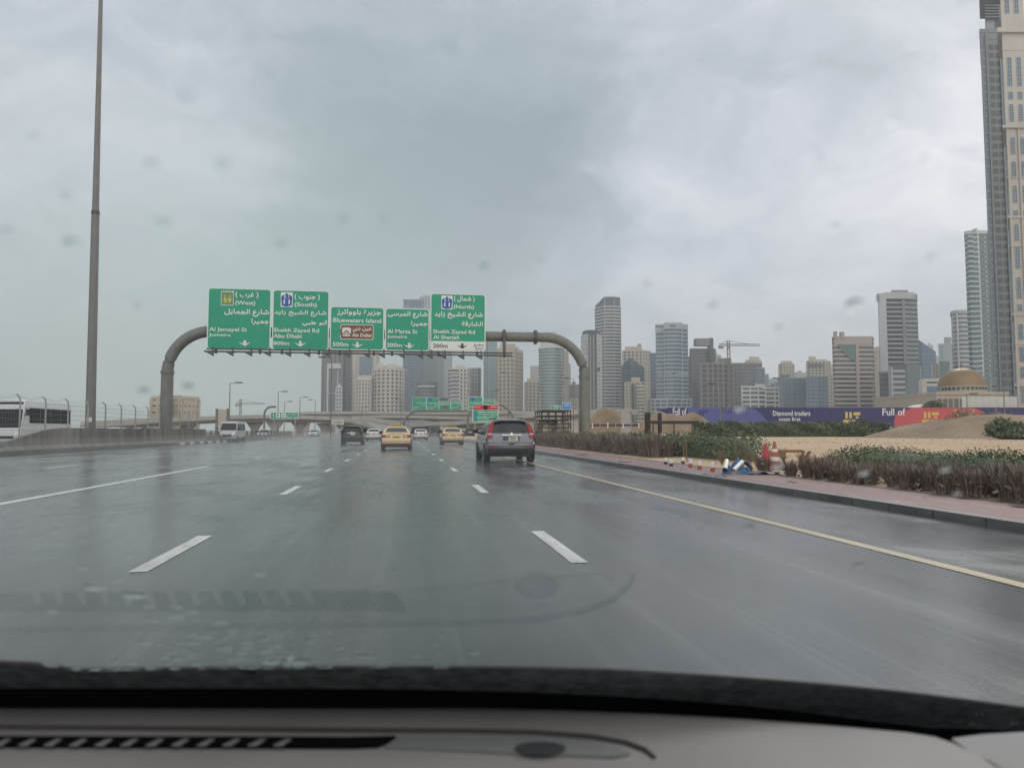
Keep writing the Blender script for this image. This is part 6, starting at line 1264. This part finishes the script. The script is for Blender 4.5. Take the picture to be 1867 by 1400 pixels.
# ------------------------------------------------------------------ the car the picture is taken from
oc = thing('car', 'car the view is taken from, grey brown dashboard and windscreen base', 'car', (0, 0, 0))
def dcurve(pts, c):                                  # outline in the picture laid down on the dashboard at its own distance
    return [at(px, py, c) for px, py in pts]
def leatherm(t, b, p):
    n = t.noise(p, 9, 4, .5); g = t.noise(p, 900, 2, .6)
    t.l.new(t.ramp(n.outputs['Fac'], [(.3, (.225, .205, .193)), (.7, (.255, .233, .22))]), b.inputs['Base Color']); b.inputs['Roughness'].default_value = .55
    bp = t.new('ShaderNodeBump'); bp.inputs['Strength'].default_value = .25; bp.inputs['Distance'].default_value = .0006; t.l.new(g.outputs['Fac'], bp.inputs['Height']); t.l.new(bp.outputs[0], b.inputs['Normal'])
M_DASH = surf('dash_leather', leatherm)
M_DDARK = mat('dash_black', (.003, .003, .0035), .9, var=.05, spec=.05); M_DLINE = mat('dash_trim', (.020, .019, .018), .45, var=.05); M_DGREY = mat('dash_panel', (.19, .19, .185), .35, var=.05)
def crv(pts, x):
    for (a, ya), (b, yb) in zip(pts, pts[1:]):
        if x <= b: f = (x-a)/(b-a); f = f; return ya+(yb-ya)*f
    return pts[-1][1]
EDGE = [(-300, 1289), (0, 1288), (400, 1288), (800, 1291), (1000, 1295), (1200, 1303), (1400, 1315), (1560, 1328), (1660, 1337), (1712, 1345), (1760, 1368), (1800, 1400), (1840, 1450)]
XS = [-300, -150]+[i*60 for i in range(0, 28)]+[1640, 1660, 1690, 1712, 1735, 1760, 1780, 1800, 1840]
ZD = 0.8655
def dz(px, py, z=ZD): return ground(px, py, z)
rows = []
for x in XS:
    y = crv(EDGE, x); e = dz(x, y); r = []
    r.append(e+Vector((0, .012, -.05))); r.append(e+Vector((0, .012, -.010))); r.append(e+Vector((0, .006, -.001)))
    r.append(Vector(e)); r.append(e+Vector((0, -.02, .003)))
    for k in (.05, .09, .14, .25, .5): r.append(e+Vector((0, -k, .004-.02*k)))
    rows.append(r)
m = MB(); m.grid(rows); m.mtl(0); da = m.build('dashboard', M_DASH, oc, smooth=70, loc=(0, 0, 0))
# raised seam that ends in a hook, vent slot with slats, sensor lens
def on(px, py, h=.0): 
    p = dz(px, py, ZD+h); return p
SE = [(-200, 1326), (0, 1327), (300, 1329), (600, 1332), (850, 1333), (980, 1336), (1080, 1344), (1140, 1354), (1175, 1366), (1194, 1380)]
m = MB(); m.tube([on(x, y, .003) for x, y in SE], [.0032]*(len(SE)-3)+[.003, .0026, .0015], 8); m.build('seam', M_DLINE, da, smooth=60, loc=(0, 0, 0))
m = MB(); m.tube([on(x, y+6, .002) for x, y in SE[:7]], .0012, 6); m.build('seam_edge', mat('dash_light_trim', (.20, .195, .19), .4, var=.05), da, smooth=60, loc=(0, 0, 0))
def slab(pts, h, th, mt, nm, par):
    P = [on(x, y, h) for x, y in pts]; n = len(P); m = MB(); m.add(P+[p+Vector((0, 0, -th)) for p in P], [tuple(range(n))[::-1], tuple(range(n, 2*n))]+[(i, (i+1) % n, n+(i+1) % n, n+i) for i in range(n)]); return m.build(nm, mt, par, loc=(0, 0, 0))
slab([(-200, 1341), (120, 1341), (420, 1341.5), (640, 1342), (722, 1340), (708, 1350), (690, 1358), (640, 1360), (300, 1358.5), (-200, 1357)], .0045, .003, M_DDARK, 'vent_slot', da)
for k in range(13):
    x = -60+46.5*k; P = [on(x, 1357.5, .0062), on(x+16, 1357.8, .0062), on(x+33, 1346, .0058), on(x+24, 1345.6, .0058)]; n = 4; m = MB(); m.add(P+[p-Vector((0, 0, .0012)) for p in P], [(3, 2, 1, 0), (4, 5, 6, 7)]+[(i, (i+1) % 4, 4+(i+1) % 4, 4+i) for i in range(4)]); m.build('vent_slat', mat('dash_slat', (.20, .188, .18), .5, var=.05), da, loc=(0, 0, 0))
slab([(735, 1341), (850, 1340), (985, 1342), (1075, 1350), (1130, 1362), (1148, 1372), (1120, 1377), (950, 1371), (800, 1364), (700, 1360)], .0042, .003, M_DGREY, 'display_cover', da)
slab([(985+46*math.cos(a), 1362+11*math.sin(a)) for a in [2*math.pi*k/24 for k in range(24)]], .0060, .002, mat('sensor_grey', (.045, .05, .05), .3, var=.05), 'sensor_lens', da)
# bonnet side panel at far right corner and the black sill under the glass
m = MB(); P = [dz(x, y, .862) for x, y in ((1735, 1345), (1790, 1338), (1960, 1328), (1960, 1470), (1850, 1420), (1790, 1385))]; m.add(P+[p-Vector((0, 0, .02)) for p in P], [(5, 4, 3, 2, 1, 0)]+[(i, (i+1) % 6, 6+(i+1) % 6, 6+i) for i in range(6)]); m.build('pillar_trim', mat('pillar_trim', (.22, .21, .205), .6, var=.05), oc, loc=(0, 0, 0))
FT = [(-300, 1217), (0, 1208), (60, 1210), (105, 1216), (135, 1222), (300, 1220), (600, 1217), (900, 1217.5), (1100, 1222), (1300, 1233), (1500, 1248), (1650, 1263), (1800, 1282), (1867, 1291), (1980, 1308)]
FB = [(-300, 1258), (0, 1255), (400, 1255), (700, 1256), (900, 1260), (1100, 1268), (1300, 1281), (1450, 1296), (1600, 1316), (1700, 1327), (1867, 1331), (1980, 1334)]
xs_ = [-300, -100, 0, 60, 105, 135]+[200+60*i for i in range(28)]+[1867, 1980]
def glassdepth(x): return .93
def wscr(px, py, lift=0):                            # a point on the raked windscreen
    d_ = ray(px, py); c_ = (1.44+lift-HC)/(d_.z/d_.dot(HF)+.7); return EYE+d_*(c_/d_.dot(HF))
m = MB(); m.grid([[wscr(x, crv(FB, x)-1, -.0006)+(-HF*.12+Vector((0, 0, -.10))), wscr(x, crv(FB, x)-1, -.0006)+Vector((0, 0, -.02)), wscr(x, crv(FB, x)-1, -.0006)] for x in xs_]); m.build('demister_gap', M_DDARK, oc, smooth=60, loc=(0, 0, 0))
rows = [[wscr(x, crv(FB, x)), wscr(x, (crv(FT, x)+crv(FB, x))/2), wscr(x, crv(FT, x))] for x in xs_]
def fritm(t, b, p):
    n = t.noise(p, 60, 5, .7); g = t.noise(p, 240, 3, .6)
    t.l.new(t.ramp(n.outputs['Fac'], [(.35, (.07, .078, .084)), (.65, (.19, .21, .225))]), b.inputs['Base Color']); t.l.new(t.ramp(g.outputs['Fac'], [(.4, (.55,)*3), (.6, (.7,)*3)]), b.inputs['Roughness']); b.inputs['Specular IOR Level'].default_value = .10
m = MB(); m.grid(rows); fr = m.build('windscreen_border', surf('windscreen_frit', fritm), oc, smooth=60, loc=(0, 0, 0))
m = MB(); m.tube([wscr(x, crv(FT, x)-2.2, .012) for x in xs_], .0018, 6); m.build('wiper_rubber', mat('wiper_grey', (.085, .085, .08), .45, var=.2, scale=30), oc, smooth=60, loc=(0, 0, 0))
# windscreen: clear above, dashboard reflection put only into the lower left glass
gm = bpy.data.materials.new('windscreen_glass'); gm.use_nodes = True; t = T(gm.node_tree); t.n.clear(); tb_ = t.new('ShaderNodeBsdfTransparent'); t.l.new(tb_.outputs[0], t.new('ShaderNodeOutputMaterial').inputs[0])
wm_ = bpy.data.materials.new('reflecting_windscreen_glass'); wm_.use_nodes = True; t = T(wm_.node_tree); t.n.clear()
gp_ = t.new('ShaderNodeNewGeometry').outputs['Position']; sz = t.new('ShaderNodeSeparateXYZ'); t.l.new(gp_, sz.inputs[0])
reflection_mask = t.m('MULTIPLY', t.m('MULTIPLY', t.m('SUBTRACT', 1.075, sz.outputs[2]), 30, True), t.m('MULTIPLY', t.m('SUBTRACT', .36, sz.outputs[0]), 5, True))          # reflection strength faded out by hand, upwards and to the right
fac = t.m('MULTIPLY', reflection_mask, .25, True)
tr_ = t.new('ShaderNodeBsdfTransparent'); tr_.inputs[0].default_value = (.97, .985, .98, 1); gl_ = t.new('ShaderNodeBsdfGlossy'); gl_.inputs['Roughness'].default_value = .012; gl_.inputs['Color'].default_value = (1, 1, 1, 1)
mx_ = t.new('ShaderNodeMixShader'); t.l.new(fac, mx_.inputs[0]); t.l.new(tr_.outputs[0], mx_.inputs[1]); t.l.new(gl_.outputs[0], mx_.inputs[2]); t.l.new(mx_.outputs[0], t.new('ShaderNodeOutputMaterial').inputs[0])
WX = list(range(-120, 2001, 106))
YS = 1000
rows = [[wscr(x, YS+(-60-YS)*k/10) for k in range(11)] for x in WX]
m = MB(); m.grid(rows); m.build('windscreen', gm, oc, loc=(0, 0, 0))
rows = [[wscr(x, crv(FT, x)+(YS-crv(FT, x))*k/4) for k in range(5)] for x in WX]
m = MB(); m.grid(rows); m.build('reflecting_windscreen', wm_, oc, loc=(0, 0, 0))
# roof lining, doors and front seats: out of view, they keep the cabin as dim as it is
def hbox(x0, x1, y0, y1, z0, z1, nm, mt):
    m = MB(); c_ = RT*((x0+x1)/2)+HF*((y0+y1)/2); m.obox((c_.x, c_.y, (z0+z1)/2), RT*((x1-x0)/2), HF*((y1-y0)/2), (0, 0, (z1-z0)/2)); m.build(nm, mt, oc, loc=(0, 0, 0))
M_LIN = mat('roof_lining', (.42, .40, .37), .9)
hbox(-1.0, .62, -1.9, -.03, 1.445, 1.48, 'roof_lining', M_LIN); hbox(.60, .66, -1.9, .35, .25, .95, 'door_panel', M_DASH); hbox(-1.04, -.98, -1.9, .35, .25, .95, 'door_panel', M_DASH)
hbox(-.85, -.35, -.75, -.55, .3, 1.15, 'seat_back', M_DASH); hbox(-.25, .5, -1.9, -1.75, .3, 1.1, 'rear_seat', M_DASH)
# raindrops
dm = bpy.data.materials.new('rain_water'); dm.use_nodes = True; b = dm.node_tree.nodes['Principled BSDF']; b.inputs['Transmission Weight'].default_value = 1; b.inputs['IOR'].default_value = 1.33; b.inputs['Roughness'].default_value = .02
b.inputs['Base Color'].default_value = (.93, .97, .97, 1)
dr = MB(); dr.lathe([(1, 0), (.97, .12), (.86, .30), (.62, .48), (.3, .57), (0, .6)], n=14); tmp = dr.build('raindrop', dm, smooth=80); DROP = tmp.data; bpy.data.objects.remove(tmp)
rd = random.Random(21)
def drop(px, py, r, sx=1.3, sy=1.0, lab='blurred raindrop on the windscreen against the cloudy sky', grp='raindrops on the windscreen before the sky', flat=.22):
    p = wscr(px, py, -.0008); r *= (p-EYE).length/.62; q = wscr(px, py-12); u = (wscr(px+12, py)-p).normalized(); v = (q-p).normalized(); n = u.cross(v).normalized()
    if n.dot(EYE-p) > 0: n = -n
    o = bpy.data.objects.new('raindrop', DROP); COL.objects.link(o); mtx = Matrix((u, v, n)).transposed().to_4x4(); mtx.translation = p+n*.0004; o.matrix_world = mtx@Matrix.Diagonal((r*sx, r*sy, r*flat, 1)); tag(o, lab, 'raindrop', grp)
for px, py, r in ((822, 92, .0075), (408, 302, .0075), (298, 410, .0072), (130, 445, .0078), (122, 358, .0055), (276, 300, .0065), (515, 448, .006), (627, 402, .0065), (882, 488, .006), (500, 140, .006), (263, 714, .0055), (343, 706, .0055),
                  (1558, 556, .0085), (1300, 560, .005), (1632, 215, .007), (1686, 288, .005), (12, 425, .006), (700, 400, .0045), (985, 475, .0045), (1525, 415, .0055), (340, 175, .007), (1120, 160, .004), (60, 250, .005), (700, 150, .004), (1180, 520, .004), (1420, 600, .004), (250, 560, .004), (560, 240, .004), (930, 200, .0045), (1700, 470, .005)):
    drop(px, py, r*.62, flat=.30 if px < 1600 else .14)
for px, py, r in ((1350, 744, .0065), (1418, 850, .0065), (1340, 862, .005), (1500, 880, .004), (1575, 862, .006), (1724, 856, .0055), (1745, 900, .004), (1366, 963, .006), (1247, 945, .004), (1278, 964, .0035), (1568, 1030, .0055), (720, 1043, .004), (575, 912, .004), (990, 1105, .003), (205, 952, .0035), (100, 968, .004), (38, 968, .003), (110, 990, .003), (150, 985, .003)):
    drop(px, py, r*.62, lab='blurred raindrop on the windscreen against the road or the sand lot', grp='raindrops on the windscreen before the ground', flat=.4)
LC = 'small bright raindrop in the spray at the lower left of the windscreen'; LG = 'raindrops at the lower left of the windscreen'
for px, py, r in ((173, 1072, .0065), (247, 1086, .0075), (235, 1016, .003), (215, 1058, .003), (150, 1037, .003), (473, 1047, .004), (400, 1135, .006), (423, 1148, .004), (350, 1116, .004), (322, 1106, .004), (320, 1124, .005), (272, 1105, .004), (375, 1161, .005), (450, 1171, .004), (447, 1181, .004), (485, 1187, .0045), (500, 1178, .004), (492, 1208, .006), (540, 1207, .009), (528, 1198, .004), (462, 1225, .006), (595, 1224, .005), (275, 1130, .004), (97, 1115, .003), (383, 1130, .003), (415, 1160, .0035)):
    drop(px, py, r*.8, 1.6, .75, LC, LG, .5)
for k in range(150):
    px = rd.gauss(430, 150) if rd.random() < .8 else rd.uniform(20, 900); py = rd.uniform(1150, 1250) if px > 250 else rd.uniform(1205, 1250)
    py = min(py, crv(FT, px)-1) if rd.random() < .6 else py
    if px < 5: continue
    if py < crv(FT, px): drop(px, py, rd.uniform(.0012, .0032), 1.5, .8, LC, LG, .5)
    else:
        f = (py-crv(FT, px))/(crv(FB, px)-crv(FT, px)); p = wscr(px, py, -.0008); o = bpy.data.objects.new('raindrop', DROP); COL.objects.link(o); r = rd.uniform(.0012, .0028)
        n = (EYE-p).normalized(); u = RT; v = n.cross(u).normalized(); mt = Matrix((u, v, n)).transposed().to_4x4(); mt.translation = p; o.matrix_world = mt@Matrix.Diagonal((r*1.5, r*.8, r*.6, 1)); tag(o, 'tiny raindrop on the black lower border of the windscreen', 'raindrop', 'raindrops on the windscreen border')
for px, py, r in ((1785, 1299, .0035), (1745, 1316, .003), (1770, 1318, .003), (1850, 1317, .004), (1105, 1250, .0022), (1280, 1272, .0022), (1610, 1300, .0025)):
    p = wscr(px, py, -.0008); o = bpy.data.objects.new('raindrop', DROP); COL.objects.link(o); n = (EYE-p).normalized(); v = n.cross(RT).normalized(); mt = Matrix((RT, v, n)).transposed().to_4x4(); mt.translation = p; o.matrix_world = mt@Matrix.Diagonal((r*1.5, r*.8, r*.6, 1)); tag(o, 'raindrop at the right hand end of the windscreen border', 'raindrop', 'raindrops on the right of the windscreen border')

# ------------------------------------------------------------------ rain haze
hm = bpy.data.materials.new('rain_haze'); hm.use_nodes = True; t = T(hm.node_tree); t.n.clear(); pv = t.new('ShaderNodeVolumePrincipled')
pv.inputs['Color'].default_value = (.86, .90, .90, 1); pv.inputs['Density'].default_value = HAZE = .00052; pv.inputs['Anisotropy'].default_value = .2
t.l.new(pv.outputs[0], t.new('ShaderNodeOutputMaterial').inputs['Volume'])
sm_ = bpy.data.materials.new('road_spray'); sm_.use_nodes = True; t2 = T(sm_.node_tree); t2.n.clear(); pv2 = t2.new('ShaderNodeVolumePrincipled'); pv2.inputs['Color'].default_value = (.88, .92, .92, 1); pv2.inputs['Density'].default_value = .0045
t2.l.new(pv2.outputs[0], t2.new('ShaderNodeOutputMaterial').inputs['Volume']); sb = MB(); sb.box(-18.2, 6.9, 14, 245, .01, .85); tag(sb.build('spray_mist', sm_), None, None, None, 'stuff')
hb = MB(); hb.box(-905, 1605, -110, 1710, -1.1, 190); tag(hb.build('haze', hm), None, None, None, 'stuff')
